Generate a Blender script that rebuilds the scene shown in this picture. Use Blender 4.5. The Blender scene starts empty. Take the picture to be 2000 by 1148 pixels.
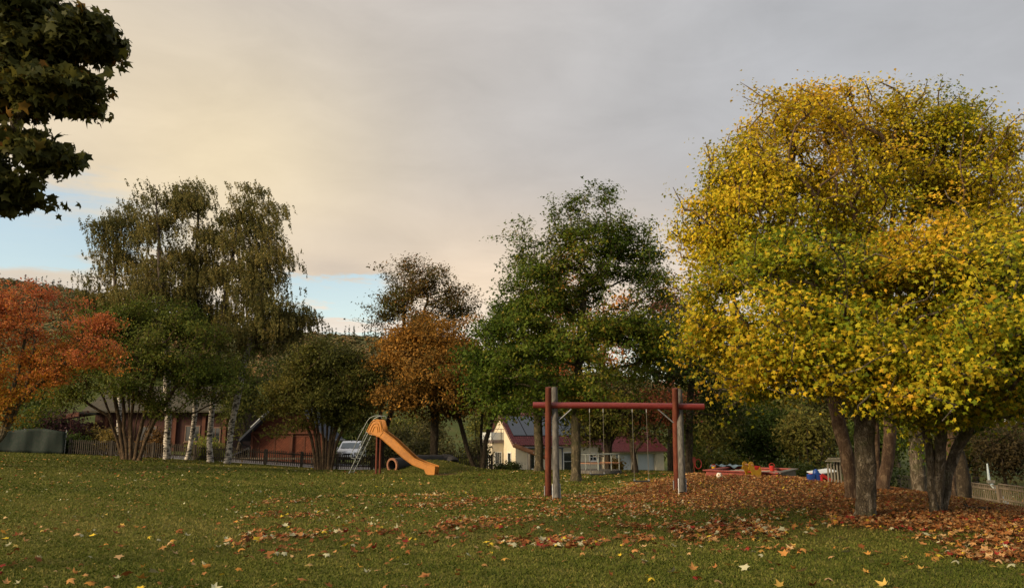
import bpy, math, numpy as np
from mathutils import Vector, Matrix, Euler
PI = math.pi
rad = math.radians
rng = np.random.default_rng(11)
S = bpy.context.scene
COL = S.collection
F = 1500.0; PITCH = math.atan(281/1500.0)
CP, SP = math.cos(PITCH), math.sin(PITCH)
EYE = 1.6
# ------------------------------------------------------------------ layout helpers
def P(px, py, d):
    """world point seen at photo pixel (px,py) at a distance d in front of the viewer"""
    u = (px-1000)/F; v = (574-py)/F
    t = d/(CP - v*SP)
    return np.array([u*t, d, EYE + (SP + v*CP)*t])
def sst(a, b, x):
    t = np.clip((x-a)/(b-a), 0, 1); return t*t*(3-2*t)
HX = [-600, 0, 130, 300, 600, 730, 1000, 1400, 2000, 2600]
HY = [540, 560, 572, 622, 645, 655, 705, 775, 800, 800]
def terr(x, y):
    x = np.asarray(x, float); y = np.asarray(y, float)
    h = 0.04*np.clip(-(x+10), 0, 25)*sst(15, 40, y)
    h = h - .25*sst(-22, -8, x)*sst(38, 46, y)*(1-sst(10, 14, x))
    h = h + .50*np.exp(-(np.abs(x-8.7)/np.where(x > 8.7, 3.6, 4.0))**4 - .5*((y-23)/6.0)**2)
    h = h + .55*np.exp(-((x+3.9)/1.9)**2 - ((y-39.6)/1.5)**2)
    ly = np.clip((y-9)/25, 0, 1); ly = ly*.6+.4*sst(0, 1, ly)
    h = h - 1.15*sst(7, 14, x)*ly
    h = h - 1.75*sst(46.5, 58, y)*sst(-9, -4, x)*(1-sst(26, 34, x))
    h = h - .42*sst(46.8, 49, y)*(1-sst(-9, -4, x))
    h = h + .035*np.sin(x*.55+.4*y)*np.sin(y*.37+1.3)*sst(4, 12, y)*(1-sst(40, 60, y))
    px = 1000 + 1500*x/np.maximum(y, 1)
    e = (855-np.interp(px, HX, HY))/1560.0
    h = h + (1.6 + e*520 - 9)*sst(110, 520, y)
    h = h + 4*np.sin(x*.013)*np.sin(y*.017)*sst(150, 300, y)
    return h
def tz(x, y): return float(terr(x, y))
def G(px, d):
    """point standing on the ground, on the bearing of photo column px (taken near the horizon)"""
    p = P(px, 900, d); return np.array([p[0], d, tz(p[0], d)])
# ------------------------------------------------------------------ node helpers
def newmat(name):
    m = bpy.data.materials.new(name); m.use_nodes = True
    nt = m.node_tree
    for n in list(nt.nodes): nt.nodes.remove(n)
    return m, nt
class NB:
    def __init__(s, nt): s.nt = nt
    def n(s, t, **kw):
        o = s.nt.nodes.new(t)
        for k, v in kw.items(): setattr(o, k, v)
        return o
    def l(s, a, b): s.nt.links.new(a, b)
    def put(s, sock, v):
        if v is None: return
        if isinstance(v, bpy.types.NodeSocket): s.l(v, sock)
        elif isinstance(v, (tuple, list)):
            v = tuple(v)
            if sock.type == 'RGBA' and len(v) == 3: v = v + (1,)
            sock.default_value = v
        else: sock.default_value = v
    def m(s, op, a, b=None, c=None, clamp=False):
        o = s.n('ShaderNodeMath', operation=op, use_clamp=clamp)
        s.put(o.inputs[0], a); s.put(o.inputs[1], b); s.put(o.inputs[2], c)
        return o.outputs[0]
    def mix(s, f, a, b, bt='MIX'):
        o = s.n('ShaderNodeMix', data_type='RGBA', blend_type=bt)
        s.put(o.inputs[0], f); s.put(o.inputs[6], a); s.put(o.inputs[7], b)
        return o.outputs[2]
    def mr(s, v, a, b, c=0, d=1, smooth=True):
        o = s.n('ShaderNodeMapRange', interpolation_type='SMOOTHSTEP' if smooth else 'LINEAR')
        s.put(o.inputs[0], v)
        for i, q in enumerate((a, b, c, d)): s.put(o.inputs[i+1], q)
        return o.outputs[0]
    def noise(s, vec, scale, detail=4, rough=.55, dist=0):
        o = s.n('ShaderNodeTexNoise'); s.put(o.inputs['Vector'], vec)
        o.inputs['Scale'].default_value = scale; o.inputs['Detail'].default_value = detail
        o.inputs['Roughness'].default_value = rough; o.inputs['Distortion'].default_value = dist
        return o.outputs[0]
    def mapping(s, vec, scale=(1, 1, 1), rot=(0, 0, 0), loc=(0, 0, 0)):
        o = s.n('ShaderNodeMapping'); s.put(o.inputs[0], vec)
        o.inputs['Scale'].default_value = scale; o.inputs['Rotation'].default_value = rot
        o.inputs['Location'].default_value = loc
        return o.outputs[0]
    def ramp(s, f, stops):
        o = s.n('ShaderNodeValToRGB'); s.put(o.inputs[0], f)
        el = o.color_ramp.elements
        while len(el) < len(stops): el.new(.5)
        for e, (p, c) in zip(el, stops): e.position = p; e.color = tuple(c)+(1,)
        return o.outputs[0]
    def bump(s, h, strength=.5, dist=.02):
        o = s.n('ShaderNodeBump'); s.put(o.inputs['Height'], h)
        o.inputs['Strength'].default_value = strength; o.inputs['Distance'].default_value = dist
        return o.outputs[0]
    def bsdf(s, col, rough=.7, metal=0, spec=.4, normal=None, **kw):
        o = s.n('ShaderNodeBsdfPrincipled')
        s.put(o.inputs['Base Color'], col); s.put(o.inputs['Roughness'], rough)
        s.put(o.inputs['Metallic'], metal); s.put(o.inputs['Specular IOR Level'], spec)
        if normal is not None: s.put(o.inputs['Normal'], normal)
        for k, v in kw.items(): s.put(o.inputs[k], v)
        return o.outputs[0]
    def out(s, sh):
        o = s.n('ShaderNodeOutputMaterial'); s.l(sh, o.inputs[0])
M = {}
def plain(name, col, rough=.6, metal=0, spec=.4, var=.25, scale=6, bump=.15, stretch=(1, 1, 1), col2=None, **kw):
    """painted / plain surface with mottled wear"""
    m, nt = newmat(name); b = NB(nt)
    tc = b.n('ShaderNodeTexCoord').outputs['Object']
    v = b.mapping(tc, stretch)
    n1 = b.noise(v, scale, 6, .6); n2 = b.noise(v, scale*7, 3, .6)
    dark = tuple(c*(1-var) for c in col) if col2 is None else col2
    lite = tuple(min(1, c*(1+var*.6)) for c in col)
    f = b.mr(b.m('ADD', b.m('MULTIPLY', n1, .7), b.m('MULTIPLY', n2, .3)), .36, .64)
    c = b.mix(f, dark, lite)
    b.out(b.bsdf(c, b.mr(n1, .3, .7, rough*.85, min(1, rough*1.15)), metal, spec, b.bump(b.m('ADD', n2, n1), bump, .01), **kw))
    M[name] = m; return m
def bark(name, c1, c2, c3, scale=5, zs=.25, bump=.9, dist=.03, moss=0):
    m, nt = newmat(name); b = NB(nt)
    tc = b.n('ShaderNodeTexCoord').outputs['Object']
    v = b.mapping(tc, (1, 1, zs))
    n1 = b.noise(v, scale*2.2, 8, .68, .3); n2 = b.noise(tc, scale*.35, 3, .6)
    vo = b.n('ShaderNodeTexVoronoi', feature='DISTANCE_TO_EDGE'); wv = b.n('ShaderNodeVectorMath', operation='ADD'); b.l(b.mapping(tc, (1, 1, zs*1.4)), wv.inputs[0]); nv = b.n('ShaderNodeTexNoise'); nv.inputs['Scale'].default_value = scale*2; b.l(tc, nv.inputs['Vector']); sv = b.n('ShaderNodeVectorMath', operation='SCALE'); b.l(nv.outputs[1], sv.inputs[0]); sv.inputs[3].default_value = .12; b.l(sv.outputs[0], wv.inputs[1]); b.put(vo.inputs['Vector'], wv.outputs[0])
    vo.inputs['Scale'].default_value = scale*4.5
    crack = b.mr(vo.outputs['Distance'], 0, .16)
    c = b.ramp(n1, [(.3, c1), (.52, c2), (.72, c3)])
    c = b.mix(b.m('MULTIPLY', b.m('SUBTRACT', 1, crack), .3), c, tuple(q*.5 for q in c1))
    n5 = b.noise(b.mapping(tc, (1, 1, .6)), scale*1.1, 6, .7, .8)
    c = b.mix(b.m('MULTIPLY', b.mr(n5, .53, .6), .6), c, tuple(min(1, q*1.3) for q in c3)); c = b.mix(b.m('MULTIPLY', b.mr(n5, .46, .38), .6), c, c1)
    if moss: c = b.mix(b.m('MULTIPLY', b.mr(n2, .5, .62), moss), c, (.06, .075, .02))
    h = b.m('ADD', b.m('MULTIPLY', n1, .7), b.m('MULTIPLY', crack, .5))
    b.out(b.bsdf(c, .9, 0, .2, b.bump(h, bump, dist)))
    M[name] = m
bark('bark_maple', (.04, .03, .02), (.10, .078, .05), (.24, .20, .15), 5, .35, 1, .04, .35)
bark('bark_grey', (.04, .032, .02), (.11, .09, .055), (.2, .16, .10), 7, .2, .9, .03, .3)
bark('bark_brown', (.04, .024, .015), (.11, .068, .042), (.19, .13, .08), 7, .2, .8, .02)
bark('bark_dark', (.02, .015, .01), (.05, .037, .024), (.09, .07, .045), 7, .2, .8, .02)
bark('bark_tan', (.03, .02, .012), (.085, .056, .032), (.15, .10, .056), 6, .15, .8, .02)
def birch_bark():
    m, nt = newmat('bark_birch'); b = NB(nt)
    tc = b.n('ShaderNodeTexCoord').outputs['Object']
    n1 = b.noise(b.mapping(tc, (1.2, 1.2, 3.2)), 3.2, 5, .65, .4)
    n2 = b.noise(b.mapping(tc, (1, 1, 9)), 9, 3, .5)
    f = b.mr(b.m('ADD', b.m('MULTIPLY', n1, .75), b.m('MULTIPLY', n2, .25)), .45, .55)
    c = b.mix(f, (.55, .50, .44), (.035, .03, .025))
    c = b.mix(b.mr(b.noise(tc, 1.2, 3), .55, .7), c, (.28, .22, .15))
    sp = b.n('ShaderNodeSeparateXYZ'); b.l(tc, sp.inputs[0]); c = b.mix(b.mr(sp.outputs[2], 4, 8.5), c, (.06, .045, .035))
    b.out(b.bsdf(c, .75, 0, .3, b.bump(n1, .6, .02))); M['bark_birch'] = m
birch_bark()
def leafmat(name, trans=.35, rough=.55):
    m, nt = newmat(name); b = NB(nt)
    a = b.n('ShaderNodeAttribute', attribute_name='leafcol').outputs['Color']
    p = b.bsdf(a, rough, 0, .09)
    t = b.n('ShaderNodeBsdfTranslucent'); b.put(t.inputs[0], b.mix(.5, a, (.5, .45, .05), 'MULTIPLY') if False else a)
    mx = b.n('ShaderNodeMixShader'); mx.inputs[0].default_value = trans
    b.l(p, mx.inputs[1]); b.l(t.outputs[0], mx.inputs[2]); b.out(mx.outputs[0]); M[name] = m
leafmat('leaf'); leafmat('dry_leaf', .12, .75); leafmat('blade', .25, .75)
# wood with boards
def wood(name, c1, c2, board=.0, axis='z', grain=(1, 1, .06), rough=.75, angle=0):
    m, nt = newmat(name); b = NB(nt)
    tc = b.n('ShaderNodeTexCoord').outputs['Object']
    n1 = b.noise(b.mapping(tc, grain), 18, 6, .65, .4); n2 = b.noise(tc, .9, 4, .6)
    c = b.mix(b.mr(n1, .35, .65), c1, c2)
    c = b.mix(b.m('MULTIPLY', b.mr(n2, .4, .7), .45), c, tuple(q*.55 for q in c1))
    h = n1
    if board:
        s = b.n('ShaderNodeSeparateXYZ'); b.l(b.mapping(tc, (1, 1, 1), (0, angle, 0)), s.inputs[0])
        q = s.outputs[{'x': 0, 'y': 1, 'z': 2}[axis]]
        fr = b.m('FRACT', b.m('DIVIDE', q, board))
        gap = b.mr(b.m('ABSOLUTE', b.m('SUBTRACT', fr, .5)), .42, .47)
        c = b.mix(b.m('MULTIPLY', gap, .7), c, tuple(q*.2 for q in c1))
        fl = b.m('FLOOR', b.m('DIVIDE', q, board))
        wn = b.n('ShaderNodeTexWhiteNoise', noise_dimensions='1D'); b.put(wn.inputs[1], fl)
        c = b.mix(b.m('MULTIPLY', wn.outputs[0], .35), c, tuple(q*.5 for q in c1))
        h = b.m('SUBTRACT', n1, b.m('MULTIPLY', gap, 2))
    b.out(b.bsdf(c, rough, 0, .25, b.bump(h, .5, .01))); M[name] = m
wood('red_wood', (.085, .022, .012), (.16, .042, .022))
wood('grey_wood', (.06, .055, .048), (.15, .138, .122))
wood('dark_picket', (.035, .027, .02), (.075, .06, .045))
wood('pale_picket', (.09, .072, .05), (.19, .15, .11))
wood('log_wood', (.07, .035, .022), (.17, .085, .05), grain=(.06, 1, 1))
wood('shed_siding', (.085, .026, .013), (.14, .042, .02), .16, 'z', (.06, 1, 1))
wood('shed_door', (.12, .034, .016), (.18, .052, .025), .14, 'z', (.3, 1, .3), angle=rad(45))
wood('shed_trim', (.08, .028, .015), (.14, .05, .027))
wood('house_boards', (.04, .014, .01), (.07, .022, .015), .2, 'x')
wood('crate_wood', (.12, .11, .085), (.22, .20, .16))
def beampaint():
    m, nt = newmat('beam_paint'); b = NB(nt)
    tc = b.n('ShaderNodeTexCoord').outputs['Object']
    n1 = b.noise(b.mapping(tc, (.4, 3, 3)), 6, 6, .7); n2 = b.noise(tc, 1.4, 3)
    c = b.mix(b.mr(n1, .4, .62), (.19, .027, .023), (.13, .018, .016))
    c = b.mix(b.m('MULTIPLY', b.mr(n2, .55, .7), .5), c, (.16, .02, .015))
    c = b.mix(b.mr(n1, .70, .74), c, (.3, .22, .16))
    b.out(b.bsdf(c, .45, 0, .5, b.bump(n1, .25, .01))); M['beam_paint'] = m
beampaint()
plain('slide_plastic', (.40, .150, .014), .5, var=.28, scale=1.6, bump=.04, spec=.5)
plain('steel', (.20, .22, .21), .45, .3, var=.2, scale=10)
plain('zinc', (.26, .27, .28), .5, .4, var=.3, scale=14)
plain('seat_rubber', (.015, .015, .016), .7)
plain('rope', (.15, .135, .11), .8, scale=40)
plain('concrete', (.26, .22, .18), .9, scale=8, bump=.5)
plain('pipe_dark', (.042, .04, .042), .8, scale=5, bump=.4)
plain('rim_rust', (.35, .16, .09), .85, scale=8, bump=.4)
plain('inner_dark', (.07, .04, .028), .9)
plain('cream_render', (.64, .56, .42), .85, scale=3, var=.08, bump=.2)
plain('white_trim', (.72, .72, .70), .5, var=.06)
plain('white_plastic', (.62, .64, .64), .45, var=.12)
plain('garage_door_paint', (.52, .57, .62), .45, var=.06, scale=2)
plain('brown_trim', (.16, .09, .06), .7)
plain('solar_glass', (.022, .030, .045), .22, 0, .6, var=.1)
plain('solar_frame', (.02, .022, .025), .4, .5)
plain('glass_dark', (.02, .024, .026), .06, 0, .8, var=.1, bump=0)
plain('glass_blue', (.06, .09, .10), .06, 0, .8, var=.2, bump=0)
plain('van_paint', (.78, .79, .81), .22, .25, .6, var=.04, bump=0)
plain('tyre', (.02, .02, .02), .85)
plain('black_plastic', (.025, .025, .027), .5)
plain('lamp_glass', (.7, .68, .6), .15, spec=.7)
plain('asphalt', (.12, .115, .125), .9, scale=3, bump=.4, var=.15)
plain('toy_red', (.38, .025, .02), .4, var=.12)
plain('toy_yellow', (.46, .25, .012), .42, var=.16)
plain('toy_blue', (.012, .05, .24), .4, var=.15)
plain('frame_red', (.24, .042, .028), .5, var=.25)
plain('sand', (.33, .25, .17), .95, scale=9, var=.3, bump=.6)
plain('tarp_white', (.52, .56, .58), .6, var=.1)
plain('tarp_blue', (.10, .15, .19), .6, var=.2)
plain('ball_white', (.72, .66, .56), .5, var=.08)
plain('net_green', (.008, .018, .013), .85, scale=12, var=.5)
plain('pole_blue', (.36, .43, .47), .5, var=.15)
plain('roof_slate', (.05, .056, .07), .9, spec=.1, var=.2)
plain('stone_base', (.2, .16, .15), .9, scale=6)
def tiles(name, c1, c2, rough=.35):
    m, nt = newmat(name); b = NB(nt)
    tc = b.n('ShaderNodeTexCoord').outputs['Object']
    n = b.noise(tc, 3, 4); n2 = b.noise(tc, 25, 3)
    c = b.mix(b.mr(n, .35, .65), c1, c2); c = b.mix(b.m('MULTIPLY', b.mr(n2, .5, .7), .4), c, tuple(q*.4 for q in c1))
    b.out(b.bsdf(c, rough, 0, .5, b.bump(n2, .2, .01))); M[name] = m
tiles('tile_red', (.10, .022, .026), (.15, .038, .044), .35); tiles('tile_brown', (.03, .026, .015), (.05, .04, .022), .9)
# ------------------------------------------------------------------ object helpers
def link(o, parent=None):
    COL.objects.link(o)
    if parent is not None: o.parent = parent
    return o
def tag(o, label=None, cat=None, group=None, kind=None):
    if label: o['label'] = label
    if cat: o['category'] = cat
    if group: o['group'] = group
    if kind: o['kind'] = kind
    return o
def thing(name, label, cat, loc=(0, 0, 0), rz=0, group=None):
    o = bpy.data.objects.new(name, None); o.empty_display_size = .2; link(o)
    o.location = tuple(float(q) for q in loc); o.rotation_euler = (0, 0, rz)
    return tag(o, label, cat, group)
def npmesh(name, V, Fc, mat, parent=None, colors=None, smooth=False):
    """V (n,3), Fc (m,k); colors (m,3) one hue per face"""
    me = bpy.data.meshes.new(name)
    V = np.ascontiguousarray(V, dtype=np.float32); Fc = np.ascontiguousarray(Fc, dtype=np.int32)
    m, k = Fc.shape
    me.vertices.add(len(V)); me.vertices.foreach_set('co', V.ravel())
    me.loops.add(m*k); me.loops.foreach_set('vertex_index', Fc.ravel())
    me.polygons.add(m); me.polygons.foreach_set('loop_start', np.arange(0, m*k, k, dtype=np.int32))
    if smooth: me.polygons.foreach_set('use_smooth', np.ones(m, bool))
    me.update(calc_edges=True)
    if colors is not None:
        at = me.attributes.new('leafcol', 'FLOAT_COLOR', 'FACE')
        c = np.ones((m, 4), np.float32); c[:, :3] = colors
        at.data.foreach_set('color', c.ravel())
    me.materials.append(M[mat])
    o = bpy.data.objects.new(name, me); return link(o, parent)
class MB:
    def __init__(s): s.v = []; s.f = []
    def add(s, vs, fs):
        k = len(s.v); s.v += [tuple(float(c) for c in q) for q in vs]; s.f += [tuple(i+k for i in q) for q in fs]; return s
    def box(s, c, d, rot=(0, 0, 0), bev=0):
        R = Euler(rot).to_matrix(); x, y, z = (q/2 for q in d)
        bm = __import__('bmesh').new()
        __import__('bmesh').ops.create_cube(bm, size=1)
        for v in bm.verts: v.co = Vector((v.co.x*d[0], v.co.y*d[1], v.co.z*d[2]))
        if bev: __import__('bmesh').ops.bevel(bm, geom=list(bm.edges), offset=bev, segments=2, affect='EDGES', profile=.6)
        for v in bm.verts: v.co = R @ v.co + Vector([float(q) for q in c])
        bm.verts.ensure_lookup_table()
        s.add([v.co[:] for v in bm.verts], [[v.index for v in f.verts] for f in bm.faces]); bm.free(); return s
    def tube(s, pts, r, n=8, cap=True):
        pts = [np.array(p, float) for p in pts]
        rs = [r]*len(pts) if np.isscalar(r) else list(r)
        V = []; up = None
        for i, p in enumerate(pts):
            t = pts[min(i+1, len(pts)-1)] - pts[max(i-1, 0)]; t = t/(np.linalg.norm(t)+1e-9)
            if up is None:
                a = np.array([0, 0, 1.]) if abs(t[2]) < .9 else np.array([1., 0, 0])
                up = np.cross(t, a)
            up = up - t*np.dot(up, t); up = up/(np.linalg.norm(up)+1e-9); w = np.cross(t, up)
            for k in range(n):
                q = 2*PI*k/n; V.append(p + rs[i]*(math.cos(q)*up + math.sin(q)*w))
        Fs = [(i*n+k, i*n+(k+1) % n, (i+1)*n+(k+1) % n, (i+1)*n+k) for i in range(len(pts)-1) for k in range(n)]
        if cap: Fs += [tuple(range(n))[::-1], tuple(range((len(pts)-1)*n, len(pts)*n))]
        return s.add(V, Fs)
    def prism(s, outline, y0, y1, frame=None):
        """outline in local x,z extruded along y"""
        n = len(outline)
        V = [(x, y0, z) for x, z in outline] + [(x, y1, z) for x, z in outline]
        if frame is not None: V = [tuple(frame @ Vector(q)) for q in V]
        return s.add(V, [tuple(range(n)), tuple(range(n, 2*n))[::-1]] + [(i, i+n, (i+1) % n+n, (i+1) % n) for i in range(n)])
    def build(s, name, mat, parent=None, smooth=False, label=None, loc=None, angle=40):
        me = bpy.data.meshes.new(name); me.from_pydata(s.v, [], s.f); me.materials.append(M[mat])
        bm = __import__('bmesh').new(); bm.from_mesh(me); __import__('bmesh').ops.recalc_face_normals(bm, faces=bm.faces); bm.to_mesh(me); bm.free()
        me.update()
        o = bpy.data.objects.new(name, me); link(o, parent)
        if smooth:
            me.polygons.foreach_set('use_smooth', [True]*len(me.polygons))
            me.set_sharp_from_angle(angle=rad(angle))
        if label: o['label'] = label
        if loc is not None: o.location = loc
        return o
# ------------------------------------------------------------------ foliage machinery
MAPLE_V = np.array([(0, .32, .04), (0, 0, 0), (.32, -.08, -.09), (.31, .15, -.02), (.60, .40, -.15), (.21, .48, -.02), (.03, 1.0, -.2),
                    (-.22, .47, -.02), (-.58, .35, -.15), (-.30, .13, -.02), (-.34, -.10, -.09)])
MAPLE_F = np.array([(0, i, i+1) for i in range(1, 10)] + [(0, 10, 1)])
STAR_V = np.array([(0, 0, 0), (.5, .22, -.1), (.16, .42, 0), (0, 1, -.15), (-.16, .42, 0), (-.5, .22, -.1)])
STAR_F = np.array([(0, 1, 2), (0, 2, 4), (2, 3, 4), (0, 4, 5)])
OVAL_V = np.array([(0, 0, 0), (.26, .45, -.05), (0, 1, -.12), (-.26, .45, -.05)])
OVAL_F = np.array([(0, 1, 2), (0, 2, 3)])
TPL = {'maple': (MAPLE_V, MAPLE_F), 'star': (STAR_V, STAR_F), 'oval': (OVAL_V, OVAL_F)}
def norm(a): return a/(np.linalg.norm(a, axis=-1, keepdims=True)+1e-9)
def leaf_mesh(name, pos, nrm, size, cols, tpl, mat, parent=None, droop=.6, curl=None):
    V0, F0 = TPL[tpl]; n = len(pos)
    nrm = norm(nrm); t = rng.normal(size=(n, 3)); t[:, 2] -= droop
    t = norm(t - nrm*np.sum(t*nrm, 1, keepdims=True)); b = np.cross(nrm, t)
    sx = size*rng.uniform(.6, 1.25, n); c = rng.uniform(.2, 1.8, n) if curl is None else curl
    V = pos[:, None, :] + (V0[None, :, 0:1]*(sx)[:, None, None])*b[:, None, :] + ((V0[None, :, 1:2]-.35)*size[:, None, None])*t[:, None, :] \
        + (V0[None, :, 2:3]*(size*c)[:, None, None])*nrm[:, None, :]
    k = len(V0)
    Fc = (np.arange(n)[:, None, None]*k + F0[None]).reshape(-1, 3)
    return npmesh(name, V.reshape(-1, 3), Fc, mat, parent, np.repeat(cols, len(F0), 0))
def snoise(p, f, seed=0):
    r = np.random.default_rng(seed); v = np.zeros(len(p))
    for i in range(5):
        k = norm(r.normal(size=3))*f*(1+.55*i); v += np.sin(p@k + r.uniform(0, 6.28))/(1+.35*i)
    return v/2.2
def palette(pal, u):
    pal = np.array(pal); x = np.clip(u, 0, .9999)*(len(pal)-1); i = x.astype(int); f = (x-i)[:, None]
    return pal[i]*(1-f) + pal[i+1]*f
def L(px, py, rx, ry, d, rd=None, w=1.0):
    c = P(px, py, d); a = rx/F*d; b = ry/F*d
    return (c, np.array([a, rd if rd is not None else (a+b)/2, b]), w)
def sample_lobes(lobes, n, shell, freq, thr, seed, clump=0, per=9, fr=.38):
    vol = np.array([l[1].prod()**.75*l[2] for l in lobes]); vol /= vol.sum()
    out = []
    while sum(len(o) for o in out) < n:
        i = rng.choice(len(lobes), n*2, p=vol)
        dirs = norm(rng.normal(size=(n*2, 3))); r = (rng.uniform(shell**3, 1, n*2))**(1/3)
        r = r*(1+.10*snoise(dirs*2.6, 1.0, seed+3)+.22*rng.uniform(0, 1, n*2)**6)
        p = np.array([lobes[j][0] for j in i]) + dirs*r[:, None]*np.array([lobes[j][1] for j in i])
        if thr is not None: p = p[snoise(p, freq, seed) > thr]
        out.append(p)
    p = np.concatenate(out)[:n]
    if not clump: return p
    # twigs gather in flattened tiers that droop outwards, with open air between the tiers
    fu = int(n*fr); free = p[n-fu:]; n = n-fu
    m = max(8, int(n/per)); cen = p[:m]; mid = np.mean(p, 0)
    k = rng.integers(0, m, n-m); sz = (clump*rng.uniform(.55, 1.35, m))[k]
    off = rng.normal(size=(n-m, 3))*np.array([.62, .62, .22])*sz[:, None]
    ow = norm((cen-mid)*np.array([1, 1, 0]))[k]
    off[:, 2] -= .42*np.sum(off[:, :2]*ow[:, :2], 1)
    return np.concatenate([cen, cen[k]+off, free])
def skeleton(stems, targets, w=.25, step=.5, up=.12):
    tot = sum(len(s) for s in stems) + len(targets)*14
    Pn = np.zeros((tot, 3)); par = -np.ones(tot, int); pl = np.zeros(tot); att = np.zeros(tot, bool); stemid = np.zeros(tot, int); n = 0
    for si, (pts, a0) in enumerate(stems):
        prev = -1
        for i, p in enumerate(pts):
            Pn[n] = p; par[n] = prev; stemid[n] = si
            att[n] = i >= a0; pl[n] = 0 if i <= a0 else pl[prev] + np.linalg.norm(p-Pn[prev])
            prev = n; n += 1
    tops = np.array([s[0][-1] for s in stems])
    dd = np.min(np.linalg.norm(targets[:, None]-tops[None], axis=2), 1)
    tips = []
    for t in targets[np.argsort(dd)]:
        d = np.linalg.norm(Pn[:n]-t, axis=1)
        cost = d + w*pl[:n] + .5*np.maximum(0, Pn[:n, 2]-t[2]+.1) + np.where(att[:n], 0, 1e6)
        j = int(np.argmin(cost)); dj = d[j]
        q = par[j]; dr = (Pn[j]-Pn[q]) if q >= 0 else np.array([0, 0, 1.])
        dr = dr/(np.linalg.norm(dr)+1e-9)
        m = min(12, max(1, int(math.ceil(dj/step))))
        c = Pn[j] + dr*dj*.3 + np.array([0, 0, dj*up])
        for k in range(1, m+1):
            s = k/m; p = (1-s)**2*Pn[j] + 2*s*(1-s)*c + s*s*t
            if k < m: p = p + rng.normal(size=3)*dj*.025
            Pn[n] = p; par[n] = j if k == 1 else n-1; att[n] = True; pl[n] = pl[par[n]] + dj/m; stemid[n] = stemid[j]; n += 1
        tips.append(n-1)
    cnt = np.zeros(n); cnt[tips] = 1
    for i in range(n-1, -1, -1):
        if par[i] >= 0: cnt[par[i]] += cnt[i]
    return Pn[:n], par[:n], np.maximum(cnt, 1), stemid[:n], np.array(tips)
def tubes_from(Pn, par, cnt, radius, parent, mat, name='trunk', rmin=.0, nside=9, flare=1.35, lump=.06):
    n = len(Pn); best = -np.ones(n, int); bc = np.zeros(n)
    for i in range(n):
        p = par[i]
        if p >= 0 and cnt[i] > bc[p]: bc[p] = cnt[i]; best[p] = i
    V = []; Fc = []; off = 0
    base_z = Pn[0][2]
    for i in range(n):
        p = par[i]
        if p >= 0 and best[p] == i: continue
        ch = [i]
        while best[ch[-1]] >= 0: ch.append(best[ch[-1]])
        pts = [Pn[k] for k in ch]; rs = [radius[k] for k in ch]
        if p >= 0: pts = [Pn[p]] + pts; rs = [rs[0]*1.05] + rs
        if max(rs) < rmin or len(pts) < 2: continue
        if p < 0 and flare > 1:
            pts = [pts[0] - np.array([0, 0, .15])] + pts; rs = [rs[0]*flare*1.12] + [rs[0]*flare] + rs[1:]
        big = max(rs); ns = nside if big > .05 else (5 if big > .02 else 3)
        pts = np.array(pts); rs = np.array(rs); rs[-1] *= .5
        t = norm(np.gradient(pts, axis=0)); a = np.array([0, 0, 1.]) if abs(t[0][2]) < .9 else np.array([1., 0, 0])
        u = np.cross(t[0], a); us = []
        for k in range(len(pts)):
            u = u - t[k]*np.dot(u, t[k]); u = u/(np.linalg.norm(u)+1e-9); us.append(u)
        us = np.array(us); ws = np.cross(t, us)
        ang = np.arange(ns)*2*PI/ns
        lum = 1 + lump*np.sin(ang[None]*3 + pts[:, 2:3]*1.7 + i)*(1 if big > .05 else 0) + (lump*.8*rng.normal(size=(len(pts), ns)) if big > .05 else 0)
        ring = pts[:, None] + (rs[:, None]*lum)[..., None]*(np.cos(ang)[None, :, None]*us[:, None] + np.sin(ang)[None, :, None]*ws[:, None])
        V.append(ring.reshape(-1, 3)); m = len(pts)
        kk, ii = np.meshgrid(np.arange(ns), np.arange(m-1)); k2 = (kk+1) % ns
        q = np.stack([ii*ns+kk, ii*ns+k2, (ii+1)*ns+k2, (ii+1)*ns+kk], -1).reshape(-1, 4)+off
        Fc.append(q); off += m*ns
    return npmesh(name, np.concatenate(V), np.concatenate(Fc), mat, parent, smooth=True)
def stem_line(pts, n_per=6, wob=.02):
    pts = [np.array(p, float) for p in pts]; out = []
    for a, b in zip(pts[:-1], pts[1:]):
        for k in range(n_per): out.append(a+(b-a)*k/n_per + rng.normal(size=3)*wob*np.linalg.norm(b-a)*(k > 0))
    out.append(pts[-1])
    out = np.array(out); sm = out.copy()
    for _ in range(2): sm[1:-1] = (sm[:-2]+sm[1:-1]*2+sm[2:])/4
    return list(sm)
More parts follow.
